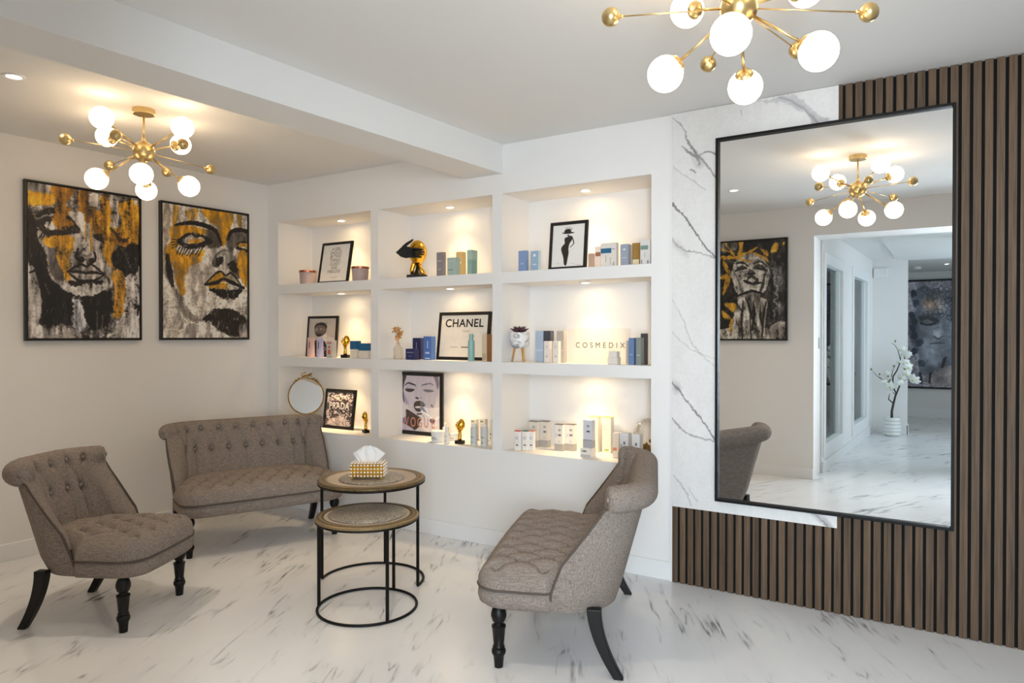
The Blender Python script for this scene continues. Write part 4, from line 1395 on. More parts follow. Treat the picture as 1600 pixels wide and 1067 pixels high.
# ------------------------------------------------------------------ sputnik chandeliers and downlights
def chandelier(label, loc, U, Lw, B):
    t = thing('chandelier', label, 'chandelier', loc, 0, 'brass globe chandeliers')
    hz = -.212
    MB().lathe([(0, 0), (.052, 0), (.052, -.024), (.049, -.027), (0, -.027)], 40).build('canopy', M['brass'], t, smooth=True, auto=40)
    MB().tube([(0, 0, -.02), (0, 0, hz + .04)], .005, 10).build('stem', M['brass'], t, smooth=True)
    MB().ball((0, 0, hz), .052, 32).lathe([(.009, 0), (.011, .01), (.006, .035)], 16, (0, 0, hz + .045)).lathe([(0, 0), (.007, .004), (.005, .01)], 12, (0, 0, hz - .062)).build('hub', M['brass'], t, smooth=True)
    for az0, el, Rg, kind in [(U + 90 * k, 22, .262, 'g') for k in range(4)] + [(Lw + 90 * k, -37, .258, 'g') for k in range(4)] + [(B + q, -3, .36, 'b') for q in (-45, 0, 45, 135, 180, 225)]:
        a, e = R(az0), R(el)
        d = Vector((math.cos(a) * math.cos(e), math.sin(a) * math.cos(e), math.sin(e)))
        h = Vector((0, 0, hz))
        if kind == 'g':
            arm = MB().tube([h + d * .045, h + d * (Rg - .045)], .0042, 8).build('arm', M['brass'], t, smooth=True)
            MB().ball(h + d * Rg, .052, 28).build('globe', M['globe'], arm, smooth=True)
            c = h + d * (Rg - .058)
            MB().lathe([(.006, 0), (.018, .003), (.027, .012), (.0285, .019), (0, .019)], 20, c, axis=d).build('cap', M['brass'], arm, smooth=True, auto=50)
        else:
            arm = MB().tube([h + d * .048, h + d * (Rg - .024)], .0022, 8).build('arm', M['brass'], t, smooth=True)
            MB().ball(h + d * Rg, .0265, 20).lathe([(.006, 0), (.0045, .012)], 10, h + d * (Rg - .036), axis=d).build('ball', M['brass'], arm, smooth=True)
    return t


chandelier('brass globe chandelier over the seating corner, left of the beam', (.959, -1.509, CEIL), 14, -33, -48)
chandelier('brass globe chandelier nearest the mirror, cut by the top of the photo', (3.887, -1.480, CEIL), -36, 9, -105)


def downlight(label, loc, group, lens='lens', r=.036, energy=0, color=WARM, spot=95, tgt=None, blend=.8):
    t = thing('ceiling_downlight', label, 'ceiling light', loc, 0, group)
    MB().lathe([(r * .62, -.002), (r * .70, -.005), (r * .95, -.004), (r, 0), (r * .62, .0)], 28).build('ring', M['trim'], t, smooth=True, auto=40)
    MB().lathe([(0, -.003), (r * .62, -.003), (r * .62, -.0005), (0, -.0005)], 24).build('lens', M[lens], t)
    if energy:
        l = bpy.data.lights.new('downlight_bulb', 'SPOT')
        l.energy = energy; l.color = color; l.spot_size = R(spot); l.spot_blend = blend; l.shadow_soft_size = .022
        o = bpy.data.objects.new('downlight_bulb', l); COL.objects.link(o)
        o.parent = t; o.location = (0, 0, -.012)
        if tgt: o.rotation_euler = tgt
    return t


rown = ['top', 'middle', 'bottom']
coln = ['left', 'centre', 'right']
for r_, zc in enumerate((2.116, 1.580, 1.042)):
    for c_, xx in enumerate((.59, 1.592, 2.585)):
        downlight('small recessed spotlight in the roof of the %s %s niche' % (rown[r_], coln[c_]), (xx, .185, zc), 'niche spotlights', energy=9.5, spot=92, blend=.8)
downlight('recessed ceiling spotlight by the left edge, over the armchair', (.92, -2.066, CEIL), 'ceiling spotlights', 'lenscool', .045, 32, WARM2, 105)
downlight('recessed ceiling spotlight seen only in the mirror above the face painting', (2.945, -2.125, CEIL), 'ceiling spotlights', 'lenscool', .045, 32, WARM2, 105)


def picture_panel(name, parent, arr, x0, x1, z0, z1, y, th, **k):
    m = image_mat(name + '_paint', arr, **k)
    b = MB()
    b.quad([(x0, y, z0), (x1, y, z0), (x1, y, z1), (x0, y, z1)])
    b.add([(x0, y, z0), (x1, y, z0), (x1, y, z1), (x0, y, z1), (x0, y + th, z0), (x1, y + th, z0), (x1, y + th, z1), (x0, y + th, z1)],
          [(0, 4, 5, 1), (1, 5, 6, 2), (2, 6, 7, 3), (3, 7, 4, 0), (4, 7, 6, 5)])
    return b.build(name, m, parent)


def frame_bars(parent, x0, x1, z0, z1, w_, yf, yb, material, bevel=.002):
    f = MB()
    f.box(x0, x0 + w_, yf, yb, z0, z1).box(x1 - w_, x1, yf, yb, z0, z1).box(x0 + w_, x1 - w_, yf, yb, z0, z0 + w_).box(x0 + w_, x1 - w_, yf, yb, z1 - w_, z1)
    return f.build('frame', material, parent, bevel=bevel)


def canvas(name, label, loc, rz, W_, H_, arr, cat='painting', fw_=.011, coat=0.0, bump=.4, group=None):
    """a canvas in a black float frame; local x along the wall, front towards -y"""
    t = thing(name, label, cat, loc, rz, group)
    frame_bars(t, 0, W_, 0, H_, fw_, -.034, -.001, M['blackframe'])
    picture_panel('canvas', t, arr, fw_ + .004, W_ - fw_ - .004, fw_ + .004, H_ - fw_ - .004, -.030, .02, rough=.5, coat=coat, bump=bump)
    MB().box(fw_, W_ - fw_, -.010, -.002, fw_, H_ - fw_).build('backing', M['felt'], t)
    return t


wrz = math.atan2(-WAY, -WAX)      # local +x runs from the front of the room to the corner
AW = math.atan2(0.998, 0.06316)
PAINT_GROUP = 'gold and black face paintings'
d0 = 1.6115
canvas('painting', 'gold and black painting of a full face with closed lips, above the armchair', (WAX * d0, WAY * d0, 1.239), AW, .654, .924, face_one(), group=PAINT_GROUP)
d0 = .833
canvas('painting', 'gold and black painting of a tilted face, right of the pair above the sofa', (WAX * d0, WAY * d0, 1.239), AW, .654, .924, face_two(), group=PAINT_GROUP)
a3 = face_three()[:, ::-1]
canvas('painting', 'painting of an upturned face with hands at the throat, seen in the mirror', (3.147, -3.19, 1.223), PI, .654, .925, a3, group=PAINT_GROUP)
a4 = face_grey()[:, ::-1]
canvas('painting', 'big grey painting of a cracked face at the end of the hall, in the mirror', (4.80, -9.17, .445), PI, 1.10, 1.69, a4, fw_=.025, coat=.6, bump=.1)
# ------------------------------------------------------------------ things standing in the niches
S1, S2, S3 = NZ[4], NZ[2], NZ[0]
COLS = {}


def cm(rgb, rough=.5, metal=0.0):
    k = (rgb, rough, metal)
    if k not in COLS: COLS[k] = mat('carton_%d_%d_%d' % rgb, rgb, rough, metal, var=.03, vscale=30)
    return COLS[k]


def carton(label, u0, u1, vtop, vbot, zs, col, y=None, dep=None, bands=(), marks=(), group=None, name='product_box', zbase=None, rz=0.0, top=None, rough=.5, metal=0.0):
    """a folding carton; bands and marks are fractions of its front"""
    if y is None:
        y = float(np.clip(atz((u0 + u1) / 2, vbot, zs)[1], .02, .26))
    x0, x1 = aty(u0, vtop, y)[0], aty(u1, vtop, y)[0]
    zt = aty((u0 + u1) / 2, vtop, y)[2]
    zb = zs if zbase is None else zbase
    W_, H_ = x1 - x0, zt - zb
    D_ = dep or min(max(W_ * .8, .025), .06)
    t = thing(name, label, 'box', ((x0 + x1) / 2, y + D_ / 2, zb), rz, group)
    MB().box(-W_ / 2, W_ / 2, -D_ / 2, D_ / 2, 0.0, H_).build('carton', cm(col, rough, metal), t, bevel=.0012, seg=1)
    e = .0004
    for f0, f1, c in bands:
        MB().box(-W_ / 2 - e, W_ / 2 + e, -D_ / 2 - e, D_ / 2 + e, H_ * f0, H_ * f1 + (e if f1 == 1 else 0)).build('colour_band', cm(c), t)
    for fx0, fx1, f0, f1, c in marks:
        MB().box(-W_ / 2 + W_ * fx0, -W_ / 2 + W_ * fx1, -D_ / 2 - .0008, -D_ / 2, H_ * f0, H_ * f1).build('print', cm(c), t)
    return t


def picture_frame(label, bl, br, tl, vT, zs, y0, fwid, inner_mat=None, arr=None, inner=(238, 234, 228), name='picture_frame', coat=.25):
    """a leaning frame: bottom corners and the top left corner give its size and its lean"""
    x0 = aty(bl, 500, y0)[0]; x1 = aty(br, 500, y0)[0]
    T = atx(tl, vT, x0)
    H_ = math.hypot(T[1] - y0, T[2] - zs); th = math.atan2(T[1] - y0, T[2] - zs)
    W_ = x1 - x0
    t = thing(name, label, 'framed picture', (x0, y0, zs + .002), 0, None, -th)
    frame_bars(t, 0, W_, 0, H_, fwid, 0, .016, M['blackframe'], .0012)
    if arr is not None: picture_panel('print', t, arr, fwid, W_ - fwid, fwid, H_ - fwid, .004, .008, rough=.35, coat=coat)
    else: MB().box(fwid, W_ - fwid, .004, .012, fwid, H_ - fwid).build('print', cm(inner), t)
    return t, W_, H_


def candle(label, u0, u1, vtop, y):
    a, b = aty(u0, vtop, y), aty(u1, vtop, y)
    r = (b[0] - a[0]) / 2; h = a[2] - S1
    t = thing('candle_jar', label, 'candle', ((a[0] + b[0]) / 2, y, S1), 0, 'lidded candles')
    MB().lathe([(0, 0), (r * .80, 0), (r * .86, .003), (r * .94, h * .86), (0, h * .86)], 32).build('jar', mat('frosted_mauve_glass', (186, 164, 160), .35, bump=.3, bscale=180), t, smooth=True, auto=40)
    MB().lathe([(0, h * .862), (r, h * .862), (r, h), (0, h)], 32).build('lid', M['copper'], t, smooth=True, auto=40, bevel=.001)


# --- top left
candle('mauve lidded candle left of the quote frame', 471.7, 490.5, 423.7, .09)
candle('mauve lidded candle right of the quote frame', 552.7, 572.9, 417.7, .09)
t, W_, H_ = picture_frame('black framed quote about being classy and fabulous in the top left niche', 495.3, 542.4, 504.0, 380.8, S1 - .003, .10, .019)
for i, ln in enumerate(('A GIRL', 'SHOULD', 'BE TWO', 'THINGS:', 'CLASSY', 'AND', 'FABULOUS')):
    text('lettering', ln, .034, cm((96, 82, 66)), t, (W_ / 2, .0033, H_ * (.80 - .090 * i)), sx=.86 if len(ln) < 8 else .80)
MB().box(W_ * .36, W_ * .64, .0034, .004, H_ * .155, H_ * .162).box(W_ * .42, W_ * .58, .0034, .004, H_ * .125, H_ * .131).build('fine_print', cm((196, 150, 140)), t)


# --- statues
def head_mesh(w_, d_, h_, c=(0, 0, 0), face=-1):
    n, m_ = 40, 30
    P = np.zeros((m_ + 1, n + 1, 3))
    for i in range(m_ + 1):
        ph = PI * i / m_
        zz = -math.cos(ph)
        for j in range(n + 1):
            a = 2 * PI * j / n
            r = math.sin(ph)
            tap = 1 - .28 * max(0, -zz) ** 1.4
            x = r * math.cos(a) * tap; y = r * math.sin(a) * (1 - .15 * max(0, -zz))
            fr = max(0, -math.sin(a)) ** 2 * r      # front
            nose = .30 * math.exp(-(x / .13) ** 2) * max(0, math.exp(-((zz + .12) / .16) ** 2) + .55 * math.exp(-((zz - .06) / .16) ** 2))
            eye = -.10 * math.exp(-((abs(x) - .36) / .17) ** 2 - ((zz - .10) / .09) ** 2) + .05 * math.exp(-((abs(x) - .36) / .12) ** 2 - ((zz - .08) / .035) ** 2)
            brow = .05 * math.exp(-((abs(x) - .34) / .25) ** 2 - ((zz - .24) / .06) ** 2)
            lip = .11 * math.exp(-(x / .22) ** 2) * (math.exp(-((zz + .44) / .035) ** 2) + math.exp(-((zz + .54) / .04) ** 2))
            chin = .10 * math.exp(-(x / .25) ** 2 - ((zz + .76) / .1) ** 2)
            y -= fr * (nose + eye + brow + lip + chin)
            P[i, j] = (c[0] + x * w_, c[1] + y * d_, c[2] + zz * h_)
    return P


p0 = aty(649.5, 428, .10)
t = thing('face_sculpture', 'gold face sculpture with a black hand over its eyes', 'sculpture', (p0[0], .115, S1), R(34))
t.scale = (1.14, 1.14, 1.14)
b = MB().prism([(-.058, -.035), (.055, -.035), (.062, -.01), (.055, .035), (-.058, .035)], 0, .022)
b.build('base', M['blackwood'], t, bevel=.004)
MB().lathe([(.050, .0), (.042, .010), (.022, .020), (.013, .04), (.011, .07)], 24, (.004, .004, .016)).build('collar', M['blackwood'], t, smooth=True)
MB().tube([(-.030, .012, .022), (-.032, .012, .055), (-.022, .012, .085), (-.012, .008, .105)], [.010, .013, .015, .014], 12).tube([(.046, .01, .02), (.030, .01, .04), (.016, .01, .06), (.012, .008, .085)], [.010, .017, .015, .012], 12).build('neck', M['gold'], t, smooth=True)
hm = MB().grid(head_mesh(.055, .046, .074, (0.002, 0, .152)))
hm.build('head', M['gold'], t, smooth=True)
h = MB()
h.add(*[[(-.118, -.052, .148), (-.075, -.060, .186), (-.045, -.064, .180), (-.022, -.064, .176), (-.020, -.064, .122), (-.060, -.060, .116), (-.090, -.056, .124),
         (-.116, -.040, .148), (-.075, -.036, .186), (-.045, -.038, .180), (-.022, -.040, .176), (-.020, -.040, .122), (-.060, -.036, .116), (-.090, -.036, .124)],
        [(0, 1, 2, 3, 4, 5, 6), (13, 12, 11, 10, 9, 8, 7)] + [(i, (i + 1) % 7 + 7 - 7, (i + 1) % 7 + 7, i + 7) for i in range(7)]])
for z, ln in ((.168, .038), (.153, .048), (.139, .046), (.124, .030)):
    h.tube([(-.030, -.053, z), (-.002, -.060, z), (ln * .6, -.058, z - .001), (ln, -.050, z - .002)], [.0072, .0068, .0062, .004], 10)
h.tube([(-.075, -.048, .178), (-.055, -.052, .196), (-.032, -.050, .212), (-.018, -.046, .224)], [.010, .009, .007, .004], 10)
h.build('hand', M['blackwood'], t, smooth=True, auto=45)


def hand_face(label, u, v0, v1, zs, y, rz, mirror=1, tilt=0.0):
    p = aty(u, v1, y); hgt = aty(u, v0, y)[2] - zs
    t = thing('hand_sculpture', label, 'sculpture', (p[0], y, zs), rz, 'small gold hand sculptures')
    s = hgt / .165
    t.scale = (mirror * s, s, s)
    MB().box(-.028, .028, -.02, .02, 0, .022).build('base', M['blackwood'], t, bevel=.002)
    MB().tube([(0, 0, .02), (0, 0, .04), (.001, 0, .062), (-.002, 0, .082)], [.014, .0115, .0095, .011], 14).build('forearm', M['gold'], t, smooth=True)
    f = MB()
    f.ball((-.004, .004, .097), .017, 16, (1, .6, 1.1))
    f.grid(head_mesh(.023, .020, .038, (.012, -.002, .124)))
    for (x1, z1, x2, z2, x3, z3) in ((-.016, .098, -.026, .112, -.027, .130), (-.010, .104, -.018, .124, -.017, .144), (.0, .11, .004, .15, .012, .163), (.014, .098, .032, .112, .036, .136)):
        f.tube([(x1 * .6, .006, z1 - .01), (x1, .002, z1), (x2, -.002, z2), (x3, -.004, z3)], [.006, .0058, .005, .0032], 10)
    f.build('hand_and_face', M['gold'], t, smooth=True)


# --- top centre
carton('narrow grey-violet skincare box right of the gold face sculpture', 682.0, 692.3, 393.9, 428.9, S1, (142, 134, 140), .06, .03, marks=[(.2, .8, .62, .66, (190, 184, 188)), (.3, .7, .28, .32, (190, 184, 188))])
carton('short pale teal box in front of the gold box', 698.7, 712.0, 402.3, 428.3, S1, (170, 190, 185), .05, .045, marks=[(.1, .9, .78, .84, (186, 204, 198)), (.1, .7, .3, .36, (120, 150, 146))])
carton('amber gold skincare box behind the short teal box', 712.5, 721.0, 393.2, 427.3, S1, (228, 192, 130), .13, .05, marks=[(.45, 1, .52, .6, (240, 226, 200))])
carton('tall sea-green skincare box at the right of the top centre niche', 730.0, 737.0, 390.5, 426.5, S1, (140, 176, 168), .07, .06, bands=[(.62, 1, (172, 196, 184))])
# --- top right
carton('blue skincare box, leftmost in the top right niche', 809.9, 822.0, 391.5, 422.7, S1, (130, 156, 198), .05, .03, marks=[(.3, .7, .35, .42, (170, 190, 220))])
carton('pale blue skincare box second from the left in the top right niche', 829.0, 841.3, 391.8, 421.5, S1, (156, 182, 206), .06, .03, marks=[(.35, .65, .72, .84, (236, 240, 244)), (.25, .75, .3, .36, (210, 222, 232))])
picture_frame('black framed picture of a woman in a hat and long black dress', 856.3, 915.0, 860.2, 349.0, S1 - .004, .055, .019, arr=poster_silhouette())
carton('small brownish pink box right of the framed woman', 919.0, 926.0, 395.7, 417.0, S1, (196, 168, 152), .09, .03)
carton('narrow white box with a brown label', 929.5, 938.3, 385.0, 416.5, S1, (236, 226, 214), .12, .03, marks=[(.1, 1, .56, .74, (158, 112, 92))])
carton('wide marbled white box with a teal label', 938.8, 963.0, 379.4, 414.8, S1, (226, 220, 212), .06, .03, marks=[(0, .68, .58, .78, (38, 104, 140)), (.3, .34, .2, .5, (170, 165, 165)), (.6, .64, .1, .4, (180, 175, 176)), (.8, .86, .05, .2, (150, 146, 160)), (.72, .9, .72, .75, (120, 124, 150))])
carton('blue-grey skincare box with a triangle mark', 969.3, 981.5, 381.4, 414.3, S1, (156, 164, 180), .05, .05, marks=[(.35, .65, .72, .8, (226, 226, 230)), (.2, .8, .35, .4, (190, 196, 206))])
carton('gold foil box between the blue-grey and the green-labelled boxes', 987.5, 999.5, 379.5, 413.0, S1, (206, 164, 96), .11, .04, rough=.25, metal=.8, marks=[(.1, .9, .1, .3, (240, 224, 190))])
carton('marbled white box with a grey-green label at the niche edge', 1000.3, 1015.8, 373.8, 411.8, S1, (222, 218, 212), .05, .05, marks=[(.05, .8, .60, .76, (122, 148, 140)), (.1, .2, .05, .2, (140, 136, 160)), (.7, .85, .04, .18, (140, 136, 160)), (.45, .5, .3, .5, (170, 168, 172))])
# --- middle left
picture_frame('black framed portrait of a man in profile behind three tubes', 476.9, 524.0, 481.0, 494.6, S2 - .002, .15, .018, arr=poster_man())


def tube_pack(label, u0, u1, v0, col, y, ink):
    a, b = aty(u0, v0, y), aty(u1, v0, y)
    w_ = b[0] - a[0]; hgt = a[2] - S2
    t = thing('cosmetic_tube', label, 'tube', ((a[0] + b[0]) / 2, y, S2), 0, 'pastel tubes')
    n = 24
    P = np.zeros((8, n + 1, 3))
    for i in range(8):
        f = i / 7
        hx = w_ * (.40 + .10 * f); hy = w_ * .34 * (1 - f) + .0012
        for j in range(n + 1):
            q = 2 * PI * j / n
            P[i, j] = (hx * math.cos(q), hy * math.sin(q), .012 + (hgt - .012) * f)
    MB().grid(P).build('tube_body', cm(col), t, smooth=True)
    MB().lathe([(0, 0), (w_ * .36, 0), (w_ * .36, .014), (0, .014)], 24).build('cap', cm(col), t, smooth=True, auto=40)
    MB().box(-.002, .002, -w_ * .30, -w_ * .26, hgt * .42, hgt * .80).build('print', cm(ink), t, rot=(-.06, 0, 0))


tube_pack('pale pink cosmetic tube in front of the framed man', 480.4, 491.5, 527.5, (240, 196, 184), .05, (90, 70, 66))
tube_pack('lilac cosmetic tube in front of the framed man', 494.6, 505.4, 527.5, (206, 196, 222), .05, (80, 74, 100))
carton('grey box with red print beside the lilac tube', 509.8, 518.8, 532.0, 556.9, S2, (198, 196, 192), .05, .045, marks=[(.35, .65, .55, .68, (214, 72, 46)), (.28, .72, .2, .46, (220, 84, 56)), (.1, .9, .82, .88, (214, 90, 66))])
hand_face('gold hand sculpture cradling a face beside the blue-topped boxes', 539.5, 523.5, 557.2, S2, .10, .3)
carton('taller blue and white box by the gold hand sculpture', 546.9, 557.5, 532.8, 558.8, S2, (232, 222, 206), .05, .04, bands=[(.52, 1, (22, 98, 142))])
carton('shorter blue and white box at the right of the middle left niche', 560.3, 574.5, 536.5, 558.8, S2, (232, 222, 206), .04, .04, bands=[(.52, 1, (20, 96, 140))])
# --- middle centre
pb_ = aty(622, 559, .09)
t = thing('dried_flower_bottle', 'clear glass bottle holding dried orange flowers', 'vase', (pb_[0], .09, S2))
MB().lathe([(0, 0), (.028, 0), (.031, .004), (.032, .05), (.030, .075), (.014, .095), (.012, .112), (.014, .116)], 28).build('bottle', M['thinglass'], t, smooth=True)
dm = mat('dried_flower_orange', (214, 158, 92), .8, var=.2); dm2 = mat('dried_flower_peach', (232, 170, 128), .8)
rs = random.Random(4)
for i in range(7):
    a = rs.uniform(0, 2 * PI); q = rs.uniform(.012, .048); z = rs.uniform(.160, .215)
    tip = (q * math.cos(a) + .004, q * math.sin(a) * .6, z)
    stem = MB().tube([(0, 0, .02), (0, 0, .10), (tip[0] * .6, tip[1] * .6, z - .03), tip], .0010, 5).build('stem', dm, t, smooth=True)
    f = MB()
    for k in range(11):
        f.ball((tip[0] + rs.uniform(-.016, .016), tip[1] + rs.uniform(-.012, .012), tip[2] + rs.uniform(-.022, .008)), rs.uniform(.003, .007), 8)
    ob = f.build('flower_head', dm, stem, smooth=True); ob['kind'] = 'stuff'
for (x1, z1, x2, z2) in ((0, .12, -.028, .142), (0, .118, .010, .15), (.002, .115, .024, .09), (0, .12, -.014, .15)):
    MB().add([(x1, -.004, z1), ((x1 + x2) / 2 - .006, -.012, (z1 + z2) / 2 + .004), (x2, -.006, z2), ((x1 + x2) / 2 + .006, -.002, (z1 + z2) / 2 - .006)], [(0, 1, 2, 3)]).build('petal', dm2, t)
carton('short navy box in front of the tall navy box', 633.6, 648.0, 544.8, 559.9, S2, (40, 44, 92), .03, .045, marks=[(.15, .85, .62, .7, (150, 150, 180)), (.3, .7, .3, .36, (110, 114, 150))])
carton('tall navy box behind the short navy box', 644.6, 657.5, 528.0, 559.6, S2, (36, 40, 84), .10, .05, marks=[(.42, .52, .45, .8, (120, 124, 160))])
carton('cornflower blue box left of the framed fashion house sign', 661.5, 674.0, 525.5, 560.0, S2, (84, 120, 186), .06, .045, marks=[(.48, .58, .5, .8, (200, 210, 232)), (.25, .75, .26, .34, (190, 204, 232)), (.2, .8, .05, .09, (220, 228, 240))])
t, W_, H_ = picture_frame('large black framed fashion house sign with bold capitals and a bar', 681.0, 762.0, 686.8, 488.6, S2 - .002, .14, .021, inner=(240, 230, 216))
text('lettering', 'CHANEL', .074, M['ink'], t, (W_ * .50, .0033, H_ * .69), sx=1.03, bold=.0013, space=1.06)
text('lettering', 'PARIS', .022, cm((186, 170, 150)), t, (W_ * .55, .0033, H_ * .575), space=1.05)
MB().box(W_ * .47, W_ * .72, .0034, .004, H_ * .262, H_ * .278).build('black_bar', M['ink'], t)
MB().box(W_ * .26, W_ * .41, .0034, .004, H_ * .262, H_ * .280).build('fine_print', cm((206, 190, 170)), t)
pz_ = aty(735.6, 561, .04)
t = thing('pump_bottle', 'pale teal pump bottle in front of the framed fashion house sign', 'bottle', (pz_[0], .045, S2))
tealm = mat('teal_plastic', (142, 186, 182), .3)
MB().lathe([(0, 0), (.0195, 0), (.0205, .003), (.0205, .125), (.0195, .128), (0, .128)], 28).build('bottle_body', tealm, t, smooth=True, auto=40)
MB().lathe([(0, .128), (.0125, .128), (.0125, .164), (.0115, .169), (0, .169)], 24).build('pump_head', tealm, t, smooth=True, auto=40)
MB().tube([(0, 0, .160), (.018, -.006, .160), (.024, -.008, .156)], .0035, 8).build('spout', tealm, t, smooth=True)
t = carton('tan and brown skincare box at the right end of the middle centre niche', 753.3, 760.5, 522.2, 562.8, S2, (214, 196, 164), .035, .055, marks=[(.1, .9, .06, .3, (190, 170, 140))])
sd = t.children[0].data.vertices; sx_ = max(v.co.x for v in sd); sh_ = max(v.co.z for v in sd)
MB().box(sx_, sx_ + .0005, -.027, .027, .001, sh_ - .001).build('side_panel', cm((164, 112, 74)), t)
# --- middle right
pp = aty(811.8, 560, .09)
t = thing('succulent_planter', 'marbled white planter on three oak legs holding a dark red succulent', 'plant', (pp[0], .09, S2))
pm, nt, b = nodes_of('grey_veined_planter')
tc = nt.nodes.new('ShaderNodeTexCoord'); nz = nt.nodes.new('ShaderNodeTexNoise'); nz.inputs['Scale'].default_value = 14; nz.inputs['Distortion'].default_value = 2.5
rp = nt.nodes.new('ShaderNodeValToRGB'); rp.color_ramp.elements[0].position = .44; rp.color_ramp.elements[0].color = (.86, .85, .84, 1); rp.color_ramp.elements[1].position = .62; rp.color_ramp.elements[1].color = (.30, .31, .34, 1)
nt.links.new(tc.outputs['Object'], nz.inputs['Vector']); nt.links.new(nz.outputs['Fac'], rp.inputs['Fac']); nt.links.new(rp.outputs['Color'], b.inputs['Base Color']); b.inputs['Roughness'].default_value = .35
MB().lathe([(0, .082), (.030, .082), (.046, .088), (.055, .102), (.058, .13), (.058, .178), (.054, .178), (.052, .168), (0, .168)], 36).build('pot', pm, t, smooth=True, auto=50)
for a in (R(200), R(340), R(90)):
    c_, s_ = math.cos(a), math.sin(a)
    MB().tube([(c_ * .030, s_ * .030, .088), (c_ * .046, s_ * .046, 0.001)], [.0075, .0055], 12).build('leg', M['oak'], t, smooth=True, auto=50)
for ring_i, (nl, ln, el, mt) in enumerate(((9, .066, 24, M['plum']), (8, .058, 44, M['plum']), (6, .046, 62, M['plum']), (5, .036, 74, M['green']))):
    for k in range(nl):
        a = 2 * PI * k / nl + ring_i * .5; e = R(el)
        d = np.array([math.cos(a) * math.cos(e), math.sin(a) * math.cos(e), math.sin(e)]); s_ = np.array([-math.sin(a), math.cos(a), 0]); n_ = np.cross(d, s_)
        o_ = np.array([0, 0, .176])
        w_ = ln * .22
        pts = [o_, o_ + d * ln * .55 + s_ * w_, o_ + d * ln, o_ + d * ln * .55 - s_ * w_, o_ + d * ln * .5 + n_ * w_ * .5, o_ + d * ln * .5 - n_ * w_ * .6]
        MB().add(pts, [(0, 1, 4), (1, 2, 4), (2, 3, 4), (3, 0, 4), (1, 0, 5), (2, 1, 5), (3, 2, 5), (0, 3, 5)]).build('leaf', mt, t, smooth=True)
carton('tall pale blue box left of the charcoal-topped box', 836.5, 848.9, 516.9, 564.2, S2, (176, 192, 212), .13, .04, marks=[(.1, .9, .36, .4, (206, 214, 226))])
carton('tall box with charcoal top behind the small cream box', 849.3, 860.3, 516.9, 564.2, S2, (176, 180, 188), .13, .04, bands=[(.66, 1, (70, 72, 80))])
carton('small cream box in front of the charcoal-topped box', 849.8, 858.6, 532.9, 565.0, S2, (236, 226, 218), .06, .03, marks=[(.4, .6, .7, .78, (200, 190, 190)), (.3, .7, .25, .34, (206, 198, 196))])
carton('small cream box in front of the tall grey box', 863.5, 872.6, 532.9, 565.0, S2, (236, 226, 218), .06, .03, marks=[(.4, .6, .7, .78, (200, 190, 190)), (.3, .7, .25, .34, (206, 198, 196))])
carton('tall warm grey box behind the small cream box', 869.6, 880.8, 516.9, 564.5, S2, (184, 176, 168), .13, .04, marks=[(.1, .9, .36, .4, (206, 200, 192))])
a_, b_ = aty(888, 540, .20), aty(985, 541, .20)
t = thing('acrylic_sign', 'clear acrylic sign with spaced dark capitals behind the two small cream cartons', 'sign', (a_[0], .20, S2))
MB().box(0, b_[0] - a_[0], 0, .012, 0, .20).build('acrylic_block', M['acrylic'], t, bevel=.001)
text('lettering', 'COSMEDIX', .045, cm((64, 52, 48)), t, ((b_[0] - a_[0]) * .52, -.001, .088), sx=.93, space=1.72)
carton('low cream box at the bottom of the stack of two', 949.3, 964.5, 558.3, 568.0, S2, (224, 216, 206), .04, .05, name='product_box')
zt = aty(957, 558.3, .04)[2]
carton('low cream box on top of the stack of two', 951.0, 963.5, 548.6, 558.3, S2, (228, 222, 214), .045, .045, zbase=zt)
carton('thin grey-beige box left of the slate blue box', 978.3, 982.5, 532.0, 567.0, S2, (186, 180, 172), .09, .03)
carton('slate blue box near the right edge of the middle row', 982.2, 990.5, 527.9, 568.4, S2, (104, 130, 172), .05, .04, marks=[(.2, .8, .36, .4, (150, 168, 200))])
carton('grey-green box right of the slate blue box', 993.5, 1001.5, 527.5, 568.7, S2, (132, 140, 136), .04, .045, marks=[(.2, .8, .34, .38, (176, 182, 178))])
carton('tall charcoal box at the right end of the middle row', 1001.0, 1008.5, 521.0, 567.5, S2, (66, 66, 70), .10, .04)
# --- bottom left: oval vanity mirror, framed print, gold figure
c0 = aty(478.3, 618.5, .13)
nrm = Vector((.70, -.655, .27)).normalized()
t = thing('vanity_mirror', 'round gold-rimmed mirror with a leaping cat ornament on top, behind the sofa', 'mirror', (c0[0], .13, S3))
zc = c0[2] - S3
holder = nrm.to_track_quat('-Y', 'Z').to_euler()
rx_, rz_ = .128, .138
ell = [(rx_ * math.sin(2 * PI * k / 48), 0, rz_ * math.cos(2 * PI * k / 48)) for k in range(48)]
MB().tube(ell, .0048, 8, True).build('rim', M['oldgold'], t, smooth=True, loc=(0, 0, zc), rot=holder)
gl = MB(); gl.add([(p[0], -.001, p[2]) for p in ell] + [(p[0], .003, p[2]) for p in ell], [tuple(range(48)), tuple(range(95, 47, -1))] + [(i, (i + 1) % 48, 48 + (i + 1) % 48, 48 + i) for i in range(48)])
gl.build('mirror_glass', M['mirror'], t, loc=(0, 0, zc), rot=holder)
orn = MB()
orn.tube([(-.024, -.003, rz_ + .012), (-.008, -.003, rz_ + .016), (.012, -.003, rz_ + .018), (.026, -.003, rz_ + .026), (.038, -.003, rz_ + .030)], [.006, .008, .0085, .008, .005], 10)
orn.ball((.036, -.003, rz_ + .031), .008, 12)
orn.tube([(-.022, -.003, rz_ + .014), (-.036, -.003, rz_ + .020), (-.036, -.003, rz_ + .034), (-.016, -.003, rz_ + .036), (-.004, -.003, rz_ + .046)], .0028, 8)
